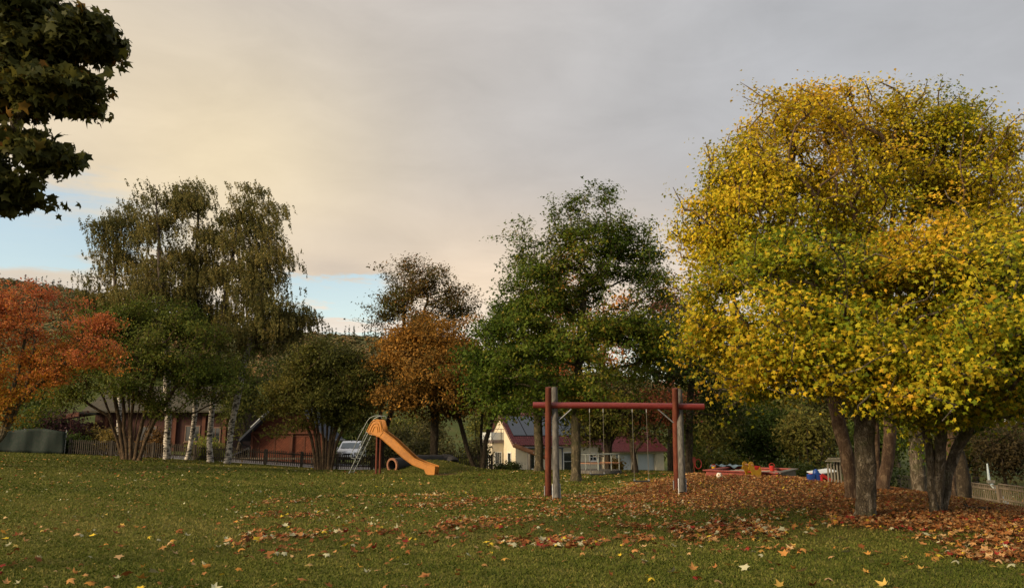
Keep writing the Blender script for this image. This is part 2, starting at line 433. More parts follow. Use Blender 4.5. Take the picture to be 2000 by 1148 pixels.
def tree(name, label, stems, R, lobes, ntip, nleaf, size, pal, barkm='bark_grey', tpl='oval', cat='tree', group=None, rc=.4, shell=.45,
         freq=1.2, thr=-.35, grad=0, gz=None, seed=1, rtip=.008, w=.25, rmin=0, cl=.28, lr=.16, flat=.55, weep=0, wind=0, attach=.6, nside=9,
         flare=1.35, upn=.55, step=.5, leafmat_='leaf', umean=.5, sidegrad=0, clump=None, per=9, holes=(), fr=.38):
    """stems: list of polylines [(px,py,d),...] seen in the photo (first point = foot on the ground)"""
    sl = []
    for st in stems:
        pts = [P(*q) for q in st]
        pts[0][2] = tz(pts[0][0], pts[0][1])
        line = stem_line(pts); sl.append((line, int(len(line)*attach)))
    base = sl[0][0][0].copy()
    if len(sl) > 1: base = np.mean([s[0][0] for s in sl], 0); base[2] = tz(base[0], base[1])
    T = sample_lobes(lobes, ntip, shell, freq, thr, seed, (clump if clump is not None else 1.9*rc+.1), per, fr)
    for (hc, hr_, hw) in holes:      # airy pockets inside the crown where limbs and sky show
        q = np.sum(((T-hc)/hr_)**2, 1); T = T[(q > 1) | (rng.uniform(size=len(T)) < .03)]
    Pn, par, cnt, sid, tips = skeleton(sl, T, w, step)
    tot = ntip/len(sl); p = math.log(R/rtip)/math.log(max(tot, 3))
    radius = rtip*cnt**p
    # trunk radius never larger than R*1.2
    radius = np.minimum(radius, R*1.2)
    e = thing(name, label, cat, base, 0, group)
    tr = tubes_from(Pn-base, par, cnt, radius, e, barkm, 'trunk', rmin, nside, flare)
    tp = Pn[tips]; sz0 = size
    cen = np.mean(tp, 0)
    k = rng.poisson(nleaf, len(tp)) if nleaf < 400 else np.full(len(tp), int(nleaf))
    idx = np.repeat(np.arange(len(tp)), k); n = len(idx)
    off = rng.normal(size=(n, 3))*rc*np.array([1, 1, flat])*.62
    back = (Pn[par[tips]]-tp)[idx]*rng.uniform(0, 1.2, (n, 1))
    pos = tp[idx] + off + back
    if weep:
        hang = rng.uniform(0, 1, n)**.8*weep*rng.uniform(.3, 1.1, len(tp))[idx]
        # strands: several per tip
        sidx = rng.integers(0, 5, n); so = rng.normal(size=(len(tp), 5, 3))*rc
        pos = tp[idx] + so[idx, sidx]*np.array([1, 1, .35]) + rng.normal(size=(n, 3))*.035
        pos[:, 2] -= hang
        zt = (tp[:, 2]-tp[:, 2].min())/(np.ptp(tp[:, 2])+1e-6)
        pos[:, 0] += hang*wind*(.15+.85*zt[idx]**2)*1.0
    outw = norm(pos-cen)
    nr = outw*.55 + np.array([0, 0, upn]) + rng.normal(size=(n, 3))*.55
    if weep: nr = rng.normal(size=(n, 3)); nr[:, 2] *= .4
    crand = rng.normal(size=len(tp))*cl*.6 + snoise(tp, .9/max(rc, .1)*.3, seed+5)*cl
    u = umean + crand[idx] + rng.normal(size=n)*lr
    if grad:
        zz = (pos[:, 2]-cen[2])/(np.ptp(tp[:, 2])/2+1e-6); u = u + grad*zz
    if sidegrad:
        xx = (pos[:, 0]-cen[0])/(np.ptp(tp[:, 0])/2+1e-6); u = u + sidegrad*xx
    cols = palette(pal, u)*rng.uniform(.75, 1.2, (n, 1))
    leaf_mesh('crown', pos-base, nr, sz0*rng.uniform(.6, 1.25, n), cols, tpl, leafmat_, e, droop=1.6 if weep else .7)
    return e
# ================================================================== SKY, SUN, CAMERA
SUN_AZ, SUN_EL = -118, 22          # degrees: azimuth measured from straight ahead, positive to the right
def build_world():
    w = bpy.data.worlds.new('World'); S.world = w; w.use_nodes = True
    nt = w.node_tree
    for n in list(nt.nodes): nt.nodes.remove(n)
    b = NB(nt)
    tc = b.n('ShaderNodeTexCoord').outputs['Generated']
    s = b.n('ShaderNodeSeparateXYZ'); b.l(tc, s.inputs[0]); X, Y, Z = s.outputs
    az = b.m('MULTIPLY', b.m('ARCTAN2', X, Y), 180/PI)
    el = b.m('MULTIPLY', b.m('ARCSINE', Z), 180/PI)
    def g(a0, e0, sa, se):
        q1 = b.m('POWER', b.m('DIVIDE', b.m('SUBTRACT', az, a0), sa), 2); q2 = b.m('POWER', b.m('DIVIDE', b.m('SUBTRACT', el, e0), se), 2)
        return b.m('EXPONENT', b.m('MULTIPLY', b.m('ADD', q1, q2), -1))
    cv = b.n('ShaderNodeCombineXYZ'); b.put(cv.inputs[0], b.m('MULTIPLY', az, .05)); b.put(cv.inputs[1], b.m('MULTIPLY', el, .13)); b.put(cv.inputs[2], b.m('MULTIPLY', Y, .5))
    v = cv.outputs[0]
    vr = b.mapping(v, (1, .8, 1), (0, 0, rad(-28)))
    n1 = b.noise(vr, 1.0, 5, .5, .6); n2 = b.noise(v, 2.2, 6, .6, .5)
    n3 = b.noise(b.mapping(v, (.8, 2.6, 1)), 2.6, 6, .6, .3)
    sky = b.n('ShaderNodeTexSky', sky_type='NISHITA'); sky.sun_disc = False
    sky.sun_elevation = rad(SUN_EL); sky.sun_rotation = rad(SUN_AZ); sky.altitude = 200; sky.air_density = 1.4; sky.dust_density = .6; sky.ozone_density = 2.5
    blue = b.mix(1, sky.outputs[0], (.185, .175, .165), 'MULTIPLY')
    cloud = b.mix(b.mr(az, -16, 26), (.455, .42, .39), (.405, .412, .43))
    cloud = b.mix(b.mr(el, 34, 75), cloud, (.72, .70, .68))  # overhead sky, out of view, set brighter to lift light on ground and trees
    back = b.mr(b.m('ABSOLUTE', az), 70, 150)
    cloud = b.mix(back, cloud, (.56, .56, .56))  # sky behind the viewer likewise raised above the visible cloud for more light
    cloud = b.mix(b.m('MULTIPLY', g(-22, 18, 12, 9), .9, clamp=True), cloud, (.74, .62, .42))
    cloud = b.mix(b.m('MULTIPLY', g(-3, 10, 17, 6.5), .85, clamp=True), cloud, (.74, .58, .415))
    cloud = b.mix(b.m('MULTIPLY', g(12, 9, 12, 6), .6, clamp=True), cloud, (.72, .60, .48))
    cloud = b.mix(b.m('MULTIPLY', g(-40, 22, 16, 12), .6, clamp=True), cloud, (.76, .62, .42))
    cloud = b.mix(b.m('MULTIPLY', g(-95, 14, 40, 16), .8, clamp=True), cloud, (1.1, .86, .58))
    cloud = b.mix(b.m('MULTIPLY', g(-13, 12.2, 4.0, 1.0), .8, clamp=True), cloud, (.47, .40, .33))
    cloud = b.mix(b.m('MULTIPLY', g(-10.5, 14.3, 7, 1.5), .45, clamp=True), cloud, (.52, .45, .37))
    lowl = b.mr(el, 5, 11.5, 1, 0)
    cloud = b.mix(b.m('MULTIPLY', lowl, b.mr(az, -30, 10, .9, .5)), cloud, (.84, .80, .74))
    lum = b.m('ADD', 1, b.m('ADD', b.m('MULTIPLY', b.m('SUBTRACT', n1, .5), .42), b.m('MULTIPLY', b.m('SUBTRACT', n2, .5), .22)))
    lum = b.m('ADD', lum, b.m('MULTIPLY', b.m('MULTIPLY', b.m('SUBTRACT', n3, .5), b.mr(el, 6, 17, 1, 0)), .45))
    lv = b.n('ShaderNodeCombineXYZ'); [b.put(lv.inputs[i], lum) for i in range(3)]
    cloud = b.mix(1, cloud, lv.outputs[0], 'MULTIPLY')
    # gaps of clear sky low on the left
    wob = b.m('ADD', b.m('MULTIPLY', b.m('SUBTRACT', n3, .5), 7), b.m('MULTIPLY', b.m('SUBTRACT', n2, .5), 7))
    e2 = b.m('ADD', el, wob)
    gap1 = b.m('MULTIPLY', b.m('MULTIPLY', b.mr(e2, 10.2, 12), b.mr(b.m('ADD', e2, b.m('MULTIPLY', az, .2)), 8.2, 10, 1, 0)), b.mr(az, -31, -24, 1, 0))
    gap1b = b.m('MULTIPLY', b.m('MULTIPLY', b.mr(e2, 10, 12), b.mr(e2, 13.2, 17.6, 1, 0)), b.mr(az, -29, -22, 1, 0))
    gap2 = b.m('MULTIPLY', b.m('MULTIPLY', b.mr(e2, 7.8, 8.6), b.mr(e2, 10.4, 11.6, 1, 0)), b.m('MULTIPLY', b.mr(az, -19, -16), b.mr(az, -10.5, -7.5, 1, 0)))
    gap3 = b.mr(e2, 5.5, 7.5, 1, 0)
    gap = b.m('MAXIMUM', b.m('MAXIMUM', gap1b, gap2), b.m('MULTIPLY', gap3, .5))
    c = b.mix(b.m('MULTIPLY', gap, .8), cloud, blue)
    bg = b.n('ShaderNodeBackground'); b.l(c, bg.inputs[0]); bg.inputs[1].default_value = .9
    o = b.n('ShaderNodeOutputWorld'); b.l(bg.outputs[0], o.inputs[0])
    w.cycles.sampling_method = 'MANUAL'; w.cycles.sample_map_resolution = 512
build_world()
sd = bpy.data.lights.new('sun', 'SUN'); sd.energy = 3.9; sd.angle = rad(14); sd.color = (1, .78, .50)
so = bpy.data.objects.new('sun', sd); link(so)
dv = Vector((math.sin(rad(SUN_AZ))*math.cos(rad(SUN_EL)), math.cos(rad(SUN_AZ))*math.cos(rad(SUN_EL)), math.sin(rad(SUN_EL))))
so.rotation_euler = dv.to_track_quat('Z', 'Y').to_euler(); so.location = (-20, -5, 20)
cd = bpy.data.cameras.new('camera'); cd.sensor_width = 36; cd.lens = 27; cd.clip_end = 6000; cd.clip_start = .1
cam = bpy.data.objects.new('camera', cd); link(cam); cam.location = (0, 0, EYE); cam.rotation_euler = (PI/2+PITCH, 0, 0); S.camera = cam
S.view_settings.view_transform = 'Standard'; S.view_settings.look = 'None'; S.view_settings.exposure = .45; S.view_settings.gamma = 1
S.cycles.max_bounces = 6; S.cycles.diffuse_bounces = 3; S.cycles.transmission_bounces = 3; S.cycles.transparent_max_bounces = 4
S.cycles.caustics_reflective = False; S.cycles.caustics_refractive = False
# ================================================================== GROUND
def litter_mask(x, y):
    xe = np.interp(y, [6, 7, 8.5, 10, 12, 13.7, 16.5, 18.5, 21, 23.5, 27, 30], [4.9, 5.3, 6.1, 7.2, 6.75, 6.35, 5.4, 4.2, 2.7, 3.4, 4.6, 7.0])
    wob = .35*np.sin(y*1.9)+.25*np.sin(y*4.3+x)+.2*np.sin(x*3.1+1)
    a = sst(-.95, .7, x-xe+wob*1.3)
    xr = 15.2-.22*y
    b = 1-sst(-.3, .8, x-xr+wob*.8)
    b = np.where(y > 24, 1-sst(-.5, .5, x-13), b)
    return a*np.maximum(b, 0)*(1-sst(31, 34, y))
def patch_noise(x, y):
    p = np.stack([x, y*1.0, np.zeros_like(x)], -1)
    return snoise(p, 1.7, 3)*.5 + snoise(p, 4.2, 4)*.35
def ground():
    xs = np.unique(np.concatenate([np.arange(-34, 34.1, .34), np.linspace(34, 90, 24), np.geomspace(90, 3200, 26), -np.linspace(34, 90, 24), -np.geomspace(90, 3200, 26)]))
    ys = np.unique(np.concatenate([np.arange(4, 62, .34), np.linspace(62, 200, 44), np.linspace(205, 640, 46), np.geomspace(650, 3200, 14), -np.geomspace(1, 300, 12)+4]))
    Xg, Yg = np.meshgrid(xs, ys); Zg = terr(Xg, Yg)
    V = np.stack([Xg, Yg, Zg], -1).reshape(-1, 3); w = len(xs); h = len(ys)
    i, j = np.meshgrid(np.arange(w-1), np.arange(h-1)); q = j*w+i
    Fc = np.stack([q, q+1, q+w+1, q+w], -1).reshape(-1, 4)
    m, nt = newmat('lawn'); b = NB(nt)
    tc = b.n('ShaderNodeTexCoord').outputs['Object']
    at = b.n('ShaderNodeAttribute', attribute_name='litter').outputs['Fac']
    fr = b.n('ShaderNodeAttribute', attribute_name='wild').outputs['Fac']
    n1 = b.noise(tc, .5, 4); n2 = b.noise(tc, 9, 5, .7); n3 = b.noise(tc, 45, 3, .7)
    gcol = b.ramp(b.m('ADD', b.m('MULTIPLY', n2, .6), b.m('MULTIPLY', n3, .4)), [(.3, (.045, .052, .007)), (.5, (.09, .092, .015)), (.7, (.16, .14, .035))])
    gcol = b.mix(b.m('MULTIPLY', b.mr(n1, .5, .7), .5), gcol, (.085, .075, .03))
    lcol = b.ramp(n3, [(.3, (.03, .017, .009)), (.5, (.10, .05, .022)), (.72, (.22, .11, .05))])
    wcol = b.ramp(b.noise(tc, .12, 6, .65), [(.3, (.035, .045, .012)), (.5, (.055, .07, .016)), (.7, (.09, .085, .026))])
    c = b.mix(at, gcol, lcol); c = b.mix(fr, c, wcol)
    b.out(b.bsdf(c, .95, 0, .1, b.bump(b.m('ADD', n3, n2), .8, .03))); M['lawn'] = m
    o = npmesh('ground', V, Fc, 'lawn', smooth=True); tag(o, kind='structure')
    bare = np.exp(-((V[:, 0]+3.1)/.6)**2-((V[:, 1]-35.4)/.8)**2)
    for nm, val in (('litter', np.maximum(litter_mask(V[:, 0], V[:, 1])*.9, bare)), ('wild', sst(47, 60, V[:, 1]))):
        a = o.data.attributes.new(nm, 'FLOAT', 'POINT'); a.data.foreach_set('value', val.astype(np.float32))
ground()
def grass():
    N = 390000
    d = np.exp(rng.uniform(math.log(6.0), math.log(46), N)); x = rng.uniform(-.95, .95, N)*d
    keep = rng.uniform(size=N) > litter_mask(x, d)*.72
    keep &= ((x+3.1)/.75)**2+((d-35.4)/.9)**2 > 1
    keep &= ~((x > 6.2) & (x < 8.6) & (d > 25) & (d < 29))
    d = d[keep]; x = x[keep]; N = len(d); z = terr(x, d)
    w = .006+.00075*d; hgt = (.020+.0009*d)*rng.uniform(.5, 1.3, N)
    a = rng.uniform(0, PI, N); lean = rng.normal(size=(N, 2))*hgt[:, None]*.6
    dx = np.cos(a)*w; dy = np.sin(a)*w
    V = np.stack([np.stack([x-dx, d-dy, z-.005], -1), np.stack([x+dx, d+dy, z-.005], -1), np.stack([x+lean[:, 0], d+lean[:, 1], z+hgt], -1)], 1)
    p = np.stack([x, d, 0*x], -1); u = .5+snoise(p, .8, 21)*.18+snoise(p, .22, 25)*.2+snoise(p, 5, 22)*.18+rng.normal(size=N)*.2
    cols = palette([(.032, .048, .007), (.067, .087, .013), (.115, .126, .022), (.20, .175, .05)], u)
    o = npmesh('lawn_grass', V.reshape(-1, 3), np.arange(N*3).reshape(-1, 3), 'blade', colors=cols)
    tag(o, 'short mown green grass covering the playground lawn', 'grass', kind='stuff')
grass()
def fallen_leaves():
    def scatter(n, y0, y1, dens):
        d = np.sqrt(rng.uniform(y0**2, y1**2, n)); x = rng.uniform(-.76, .76, n)*d
        area = .76*(y1**2-y0**2); rho = n/area
        k = rng.uniform(size=n) < dens(x, d)/rho
        return x[k], d[k]
    def dens(x, y):
        m = litter_mask(x, y); pn = patch_noise(x, y)
        px = 1000+1500*x/y
        band = sst(10.4, 12.5, y)*(1-sst(20, 25, y))*sst(420, 640, px)*(1-sst(1450, 1650, px))
        near = 2.8+9*sst(.15, .7, pn)+4.5*(1-sst(9, 15, y))
        v = near*(.55+.6*sst(900, 0, px)) + 170*band*sst(-.02, .42, pn) + 16*band
        v = v + 15*sst(20, 24, y)*(1-sst(36, 45, y))*sst(900, 1150, px)*(.5+pn*.6) + 5*sst(24, 30, y)*sst(.1, .5, pn)
        v = np.maximum(v, 0.3)
        return v*(1-m) + m*420
    C = [(.13, .04, .014), (.28, .10, .03), (.40, .185, .062), (.50, .33, .16), (.48, .20, .04), (.55, .40, .10)]
    # near: full maple shapes
    x, y = scatter(60000, 7.2, 15, lambda x, y: dens(x, y)*.85); n = len(x)
    parts = []
    def emit(x, y, tpl, s0, lift):
        n = len(x); lm = litter_mask(x, y); z = terr(x, y) + lift + rng.uniform(0, .03, n)*(1+lm)
        u = np.where(lm > .5, rng.beta(2, 2.6, n)*.85, rng.uniform(0, 1, n)**.8)
        px = 1000+1500*x/y
        band = (y > 10.5) & (y < 24) & (px > 500) & (px < 1450)
        u = np.where(band & (lm < .5), rng.beta(2, 4, n)*.9, u)
        u = np.where((y > 22) & (lm < .5), .45+.5*rng.uniform(0, 1, n), u)
        cols = palette(C, u); r = rng.uniform(size=n)
        ol = (r < .10) & (lm < .5); cols[ol] = (.52, .49, .30)
        rd = (r > .94); cols[rd] = (.28, .035, .025)
        yl = (r > .12) & (r < .15); cols[yl] = (.62, .44, .04)
        cols *= rng.uniform(.55, 1.1, (n, 1))*(1-.12*lm[:, None])
        nr = rng.normal(size=(n, 3))*(.36+.12*lm[:, None]); nr[:, 2] = 1
        return np.stack([x, y, z], -1), nr, s0*rng.uniform(.5, 1.25, n)*(1-.25*lm), cols
    for (x, y, tpl, s0) in ((x, y, 'maple', .105),):
        p, nr, s, c = emit(x, y, tpl, s0, .025)
        o1 = leaf_mesh('fallen_leaves', p, nr, s, c, tpl, 'dry_leaf', droop=0, curl=rng.uniform(-2.2, 2.4, len(x)))
    x, y = scatter(290000, 15, 27, dens)
    p, nr, s, c = emit(x, y, 'star', .085, .02)
    o2 = leaf_mesh('leaf_litter', p, nr, s, c, 'star', 'dry_leaf', droop=0, curl=rng.uniform(-2.4, 2.8, len(x)))
    x, y = scatter(60000, 27, 46, lambda x, y: dens(x, y)*.6)
    p, nr, s, c = emit(x, y, 'oval', .15, .02)
    o3 = leaf_mesh('far_fallen_leaves', p, nr, s, c, 'oval', 'dry_leaf', droop=0, curl=1.5)
    tag(o1, 'loose orange, tan and yellow maple leaves on the near grass', 'fallen leaves', kind='stuff')
    tag(o2, 'carpet of brown autumn leaves over the mound and round the swing', 'leaf litter', kind='stuff')
    tag(o3, 'thin scatter of pale yellow leaves on the far lawn', 'fallen leaves', kind='stuff')
fallen_leaves()
# road behind the fence
def strip(name, mat, pts, w, lift=.02):
    V = []; 
    for (x, y) in pts: V += [(x, y-w/2, tz(x, y-w/2)+lift), (x, y+w/2, tz(x, y+w/2)+lift)]
    Fc = [(2*i, 2*i+2, 2*i+3, 2*i+1) for i in range(len(pts)-1)]
    return tag(npmesh(name, V, Fc, mat), kind='structure')
strip('road', 'asphalt', [(x, 55.8) for x in range(-60, -5, 2)], 13, .05)
# ================================================================== HILL FOREST (far off wood, reads as one mass)
def hill_forest():
    N = 5200
    y = rng.uniform(235, 560, N); px = rng.uniform(-250, 1750, N); x = (px-1000)/1500*y
    z = terr(x, y); k = (y > np.where(px < 560, 236, 300)+40*np.sin(x*.02)); x, y, z = x[k], y[k], z[k]; N = len(x)
    con = (rng.uniform(size=N) < .55) & (y > 490)
    rr = rng.uniform(3, 5.4, N); hh = np.where(con, rng.uniform(11, 15, N), rr*1.1); rr = np.where(con, 2.1, rr)
    m = 52; idx = np.repeat(np.arange(N), m); d = norm(rng.normal(size=(N*m, 3))); d[:, 2] = np.abs(d[:, 2])
    cn = con[idx]; tt = rng.uniform(0, 1, N*m)
    sc = np.where(cn, (1-tt)*1.0, 1.0)
    pos = np.stack([x[idx]+d[:, 0]*rr[idx]*sc, y[idx]+d[:, 1]*rr[idx]*sc, z[idx]+np.where(cn, 2+tt*hh[idx], 3+d[:, 2]*hh[idx])], -1)
    tcol = palette([(.05, .062, .03), (.09, .10, .042), (.16, .135, .055), (.24, .15, .06), (.26, .12, .06)], rng.beta(1.6, 2.2, N))
    tcol[con] = (.04, .05, .034)
    cols = tcol[idx]*rng.uniform(.7, 1.2, (N*m, 1))
    o = leaf_mesh('hill_forest', pos, d+np.array([0, 0, .4]), rng.uniform(1.3, 2.4, N*m)*np.where(cn, .75, 1), cols, 'oval', 'dry_leaf')
    tag(o, 'autumn coloured forest covering the distant hill', 'forest', kind='stuff')
hill_forest()
# ================================================================== TREES
GRN = [(.032, .058, .008), (.065, .105, .012), (.11, .145, .016), (.24, .18, .026), (.30, .13, .035)]
YEL = [(.08, .12, .008), (.24, .25, .012), (.46, .38, .018), (.62, .44, .02), (.56, .32, .03)]
YG = [(.05, .085, .008), (.10, .15, .010), (.26, .27, .014), (.54, .40, .02), (.58, .32, .025)]
ORA = [(.08, .065, .016), (.17, .10, .022), (.28, .14, .028), (.36, .17, .03), (.42, .22, .035)]
RED = [(.38, .24, .025), (.44, .19, .025), (.48, .165, .04), (.47, .14, .055), (.42, .115, .055)]
BIR = [(.06, .062, .02), (.10, .10, .028), (.155, .135, .04), (.24, .18, .05)]
DK = [(.014, .026, .006), (.028, .045, .008), (.05, .062, .012), (.11, .08, .02)]
OLV = [(.05, .06, .015), (.09, .10, .02), (.15, .14, .03), (.24, .19, .04)]
# the great yellow maples on the mound
tree('maple_tree', 'big yellow maple with the thickest mottled trunk, nearest on the leaf mound', [[(1690, 1012, 14.5), (1692, 930, 14.5), (1688, 820, 14.6), (1700, 740, 14.8), (1680, 640, 15)]], .185,
     [L(1580, 650, 220, 90, 14.0, 2.3), L(1480, 560, 120, 105, 14.8, 1.8), L(1750, 640, 170, 120, 13.6, 2.0), L(1600, 560, 170, 100, 14.4, 2.0), L(1420, 610, 65, 60, 15, 1.4), L(1660, 700, 170, 60, 13.4, 1.6), L(1450, 705, 85, 52, 14, 1.2, 1.2), L(1400, 640, 60, 55, 14.5, 1.2, 1.2), L(1560, 745, 160, 36, 13.7, 1.4, .8)],
     1700, 33, .074, YG, 'bark_maple', 'maple', rc=.30, freq=2.2, thr=-.2, seed=3, holes=[L(1620, 500, 125, 44, 16.5, 4), L(1480, 590, 75, 30, 15.5, 3.4), L(1740, 410, 80, 40, 19, 3.4), L(1540, 410, 70, 34, 18, 3), L(1700, 600, 90, 32, 14.5, 2.8), L(1800, 310, 55, 22, 19.5, 3), L(1660, 300, 50, 20, 19, 3)], rtip=.012, umean=.58, cl=.22, lr=.13, attach=.66, grad=.08, nside=14, group='maples on the mound', flare=1.3)
tree('maple_tree', 'yellow maple with reddish leaning trunk just left of the thick mottled trunk', [[(1664, 975, 17.3), (1655, 900, 17.3), (1635, 800, 17.5), (1610, 700, 17.8), (1590, 560, 18)]], .15,
     [L(1480, 420, 130, 130, 17.5, 2.0), L(1560, 300, 120, 110, 18, 2.0), L(1420, 500, 85, 70, 17.5, 1.3), L(1400, 620, 70, 60, 17, 1.2), L(1530, 520, 130, 100, 18, 1.8), L(1540, 215, 70, 50, 17.8, 1.2, .8), L(1450, 340, 80, 90, 17.8, 1.6), L(1380, 440, 60, 80, 17.6, 1.2), L(1600, 400, 150, 110, 17.6, 2)],
     1500, 34, .072, YEL, 'bark_brown', 'maple', rc=.30, freq=2.2, thr=-.25, seed=8, holes=[L(1620, 500, 125, 44, 16.5, 4), L(1480, 590, 75, 30, 15.5, 3.4), L(1740, 410, 80, 40, 19, 3.4), L(1540, 410, 70, 34, 18, 3), L(1700, 600, 90, 32, 14.5, 2.8), L(1800, 310, 55, 22, 19.5, 3), L(1660, 300, 50, 20, 19, 3)], rtip=.013, umean=.58, clump=.55, cl=.24, lr=.14, attach=.55, grad=.08, group='maples on the mound')
tree('maple_tree', 'tallest yellow maple with twin curved trunks behind the thick mottled one', [[(1722, 948, 19.4), (1738, 850, 19.4), (1735, 760, 19.5), (1725, 600, 19.8), (1705, 450, 20)], [(1710, 948, 19.6), (1708, 860, 19.8), (1700, 780, 19.8), (1720, 600, 20), (1770, 440, 20)]], .14,
     [L(1680, 310, 150, 115, 19.2, 2.6), L(1800, 310, 130, 105, 19.6, 2.4), L(1740, 420, 230, 120, 19.3, 2.8), L(1600, 235, 95, 58, 19, 1.6, 1.3), L(1790, 225, 100, 50, 19.3, 1.6, 1.3), L(1700, 225, 100, 52, 19.3, 1.6, 1.2), L(1870, 300, 80, 80, 19.3, 1.6, 1.2), L(1500, 300, 70, 70, 18.6, 1.5, 1.2), L(1900, 340, 110, 100, 19.5, 2.0), L(1960, 430, 100, 110, 19, 2, 1.4), L(1930, 330, 80, 70, 19, 1.6), L(1860, 270, 70, 60, 19.4, 1.5), L(1700, 540, 200, 80, 19.5, 2.4)],
     2100, 33, .074, YEL, 'bark_brown', 'maple', rc=.32, freq=2.1, thr=-.25, seed=12, holes=[L(1620, 500, 125, 44, 16.5, 4), L(1480, 590, 75, 30, 15.5, 3.4), L(1740, 410, 80, 40, 19, 3.4), L(1540, 410, 70, 34, 18, 3), L(1700, 600, 90, 32, 14.5, 2.8), L(1800, 310, 55, 22, 19.5, 3), L(1660, 300, 50, 20, 19, 3)], rtip=.013, umean=.58, clump=.62, cl=.22, lr=.14, attach=.55, grad=.05, group='maples on the mound')
tree('maple_tree', 'yellow and green maple with forked trunk to the right on the mound slope', [[(1828, 1000, 15.2), (1832, 930, 15.2), (1838, 860, 15.2), (1828, 760, 15), (1850, 660, 14.8)], [(1836, 1000, 15.4), (1850, 920, 15.4), (1872, 870, 15.4), (1915, 800, 15.2), (1940, 700, 15)], [(1825, 1000, 15.1), (1818, 930, 15.2), (1812, 860, 15.3), (1800, 780, 15.4), (1790, 700, 15)]], .10,
     [L(1830, 600, 170, 130, 13.2, 1.9), L(1950, 640, 150, 170, 13.6, 2.0), L(1860, 480, 150, 70, 13.8, 1.8), L(1780, 720, 150, 80, 13.2, 1.6), L(1920, 780, 120, 60, 14, 1.4), L(1850, 760, 110, 60, 14.5, 1.4), L(2050, 560, 120, 160, 14, 1.8), L(2000, 740, 90, 70, 14.2, 1.3)],
     1800, 33, .078, YG, 'bark_maple', 'maple', rc=.31, freq=2.3, thr=-.25, seed=19, holes=[L(1900, 700, 70, 34, 13.6, 2.6), L(1780, 620, 50, 26, 13.4, 2.4), L(1700, 600, 90, 32, 14.5, 2.8)], rtip=.012, umean=.50, cl=.20, lr=.13, attach=.5, sidegrad=-.2, grad=.16, clump=.55, group='maples on the mound')
tree('maple_tree', 'yellow maple with ivy-like leaf shoots on its pale trunk, beyond the mound', [[(1795, 962, 25), (1790, 900, 25), (1788, 820, 25), (1790, 740, 25)]], .22,
     [L(1795, 860, 42, 50, 24.6, .9), L(1770, 800, 70, 40, 24.6, 1.2), L(1820, 700, 120, 90, 25.5, 2.2), L(1950, 400, 110, 120, 24, 2.2)],
     420, 26, .12, YG, 'bark_maple', 'star', rc=.36, freq=1.6, thr=-.3, seed=22, umean=.55, attach=.4, group='maples on the mound')
tree('maple_tree', 'straight trunked maple standing in front of the pale fence, under yellow leaves', [[(1858, 978, 27), (1856, 930, 27), (1856, 860, 27), (1858, 780, 27)]], .16,
     [L(1870, 760, 100, 60, 26, 1.8), L(1950, 700, 120, 90, 27, 2.4), L(2020, 480, 90, 150, 23, 2.6)], 420, 26, .13, YG, 'bark_brown', 'star', rc=.45, freq=1.4, thr=-.3, seed=23, umean=.42, attach=.6, group='maples on the mound')
tree('pollard_tree', 'dark stubby tree with a short forked top against the pale fence', [[(1882, 980, 28), (1880, 930, 28), (1876, 905, 28), (1868, 880, 28), (1860, 850, 28)], [(1888, 980, 28), (1888, 940, 28), (1890, 915, 28), (1900, 898, 28), (1912, 890, 28)]], .19,
     [L(1880, 810, 60, 40, 28, 1.0)], 70, 24, .13, OLV, 'bark_dark', 'star', rc=.4, freq=1.4, thr=-.5, seed=24, attach=.8)
# central green maple
tree('maple_tree', 'rounded dark green maple standing right behind the swing frame', [[(1125, 935, 30), (1125, 860, 30), (1126, 800, 30), (1132, 700, 30), (1140, 560, 30.3)]], .20,
     [L(1145, 440, 90, 66, 30, 1.8), L(1230, 480, 60, 60, 30, 1.6), L(1070, 500, 70, 60, 30, 1.6), L(1130, 560, 150, 110, 30, 2.6), L(1100, 660, 170, 90, 29.8, 2.6), L(1160, 500, 115, 75, 30, 2.2), L(1060, 560, 95, 80, 29.6, 2.0), L(1010, 660, 90, 85, 29.4, 2.0), L(1080, 700, 130, 75, 28.8, 2.0), L(1225, 560, 70, 80, 30, 1.8), L(1240, 680, 80, 75, 29.8, 1.8), L(1160, 620, 130, 90, 29.8, 2.4), L(1000, 760, 55, 48, 29.6, 1.2), L(1120, 770, 85, 35, 29.2, 1.4), L(1250, 480, 42, 45, 30.2, 1.1), L(960, 700, 52, 60, 29.6, 1.4), L(1275, 620, 42, 90, 30, 1.4), L(1050, 480, 60, 55, 30, 1.5), L(1190, 760, 90, 40, 29.4, 1.6)],
     2300, 38, .13, GRN, 'bark_grey', 'star', rc=.36, freq=1.5, thr=-.45, clump=.8, per=16, fr=.4, shell=.5, holes=[L(1190, 600, 55, 26, 30, 2.6), L(1205, 690, 46, 34, 30, 2.6), L(1105, 640, 36, 26, 30, 2.6), L(1120, 540, 34, 20, 30, 2.2), L(1215, 520, 40, 14, 30, 2.0), L(1020, 730, 40, 16, 29.5, 2.0), L(1120, 725, 60, 20, 29.5, 2)], seed=31, umean=.38, cl=.16, lr=.13, attach=.5, sidegrad=.16, grad=-.02, rtip=.009)
tree('maple_tree', 'green maple with dark trunk behind the log seesaw', [[(1052, 908, 38.5), (1052, 860, 38.5), (1050, 800, 38.5), (1048, 720, 38.5), (1044, 660, 38.5)]], .215,
     [L(1030, 690, 110, 80, 38, 2.6), L(975, 740, 70, 55, 37.6, 1.8), L(1040, 790, 90, 34, 37.5, 2.0), L(1085, 810, 50, 26, 37.5, 1.4), L(1085, 620, 60, 60, 38.5, 1.8)], 420, 28, .2, GRN, 'bark_grey', 'oval', rc=.55, freq=1.0, thr=-.25, seed=33, umean=.36, cl=.15, attach=.55)
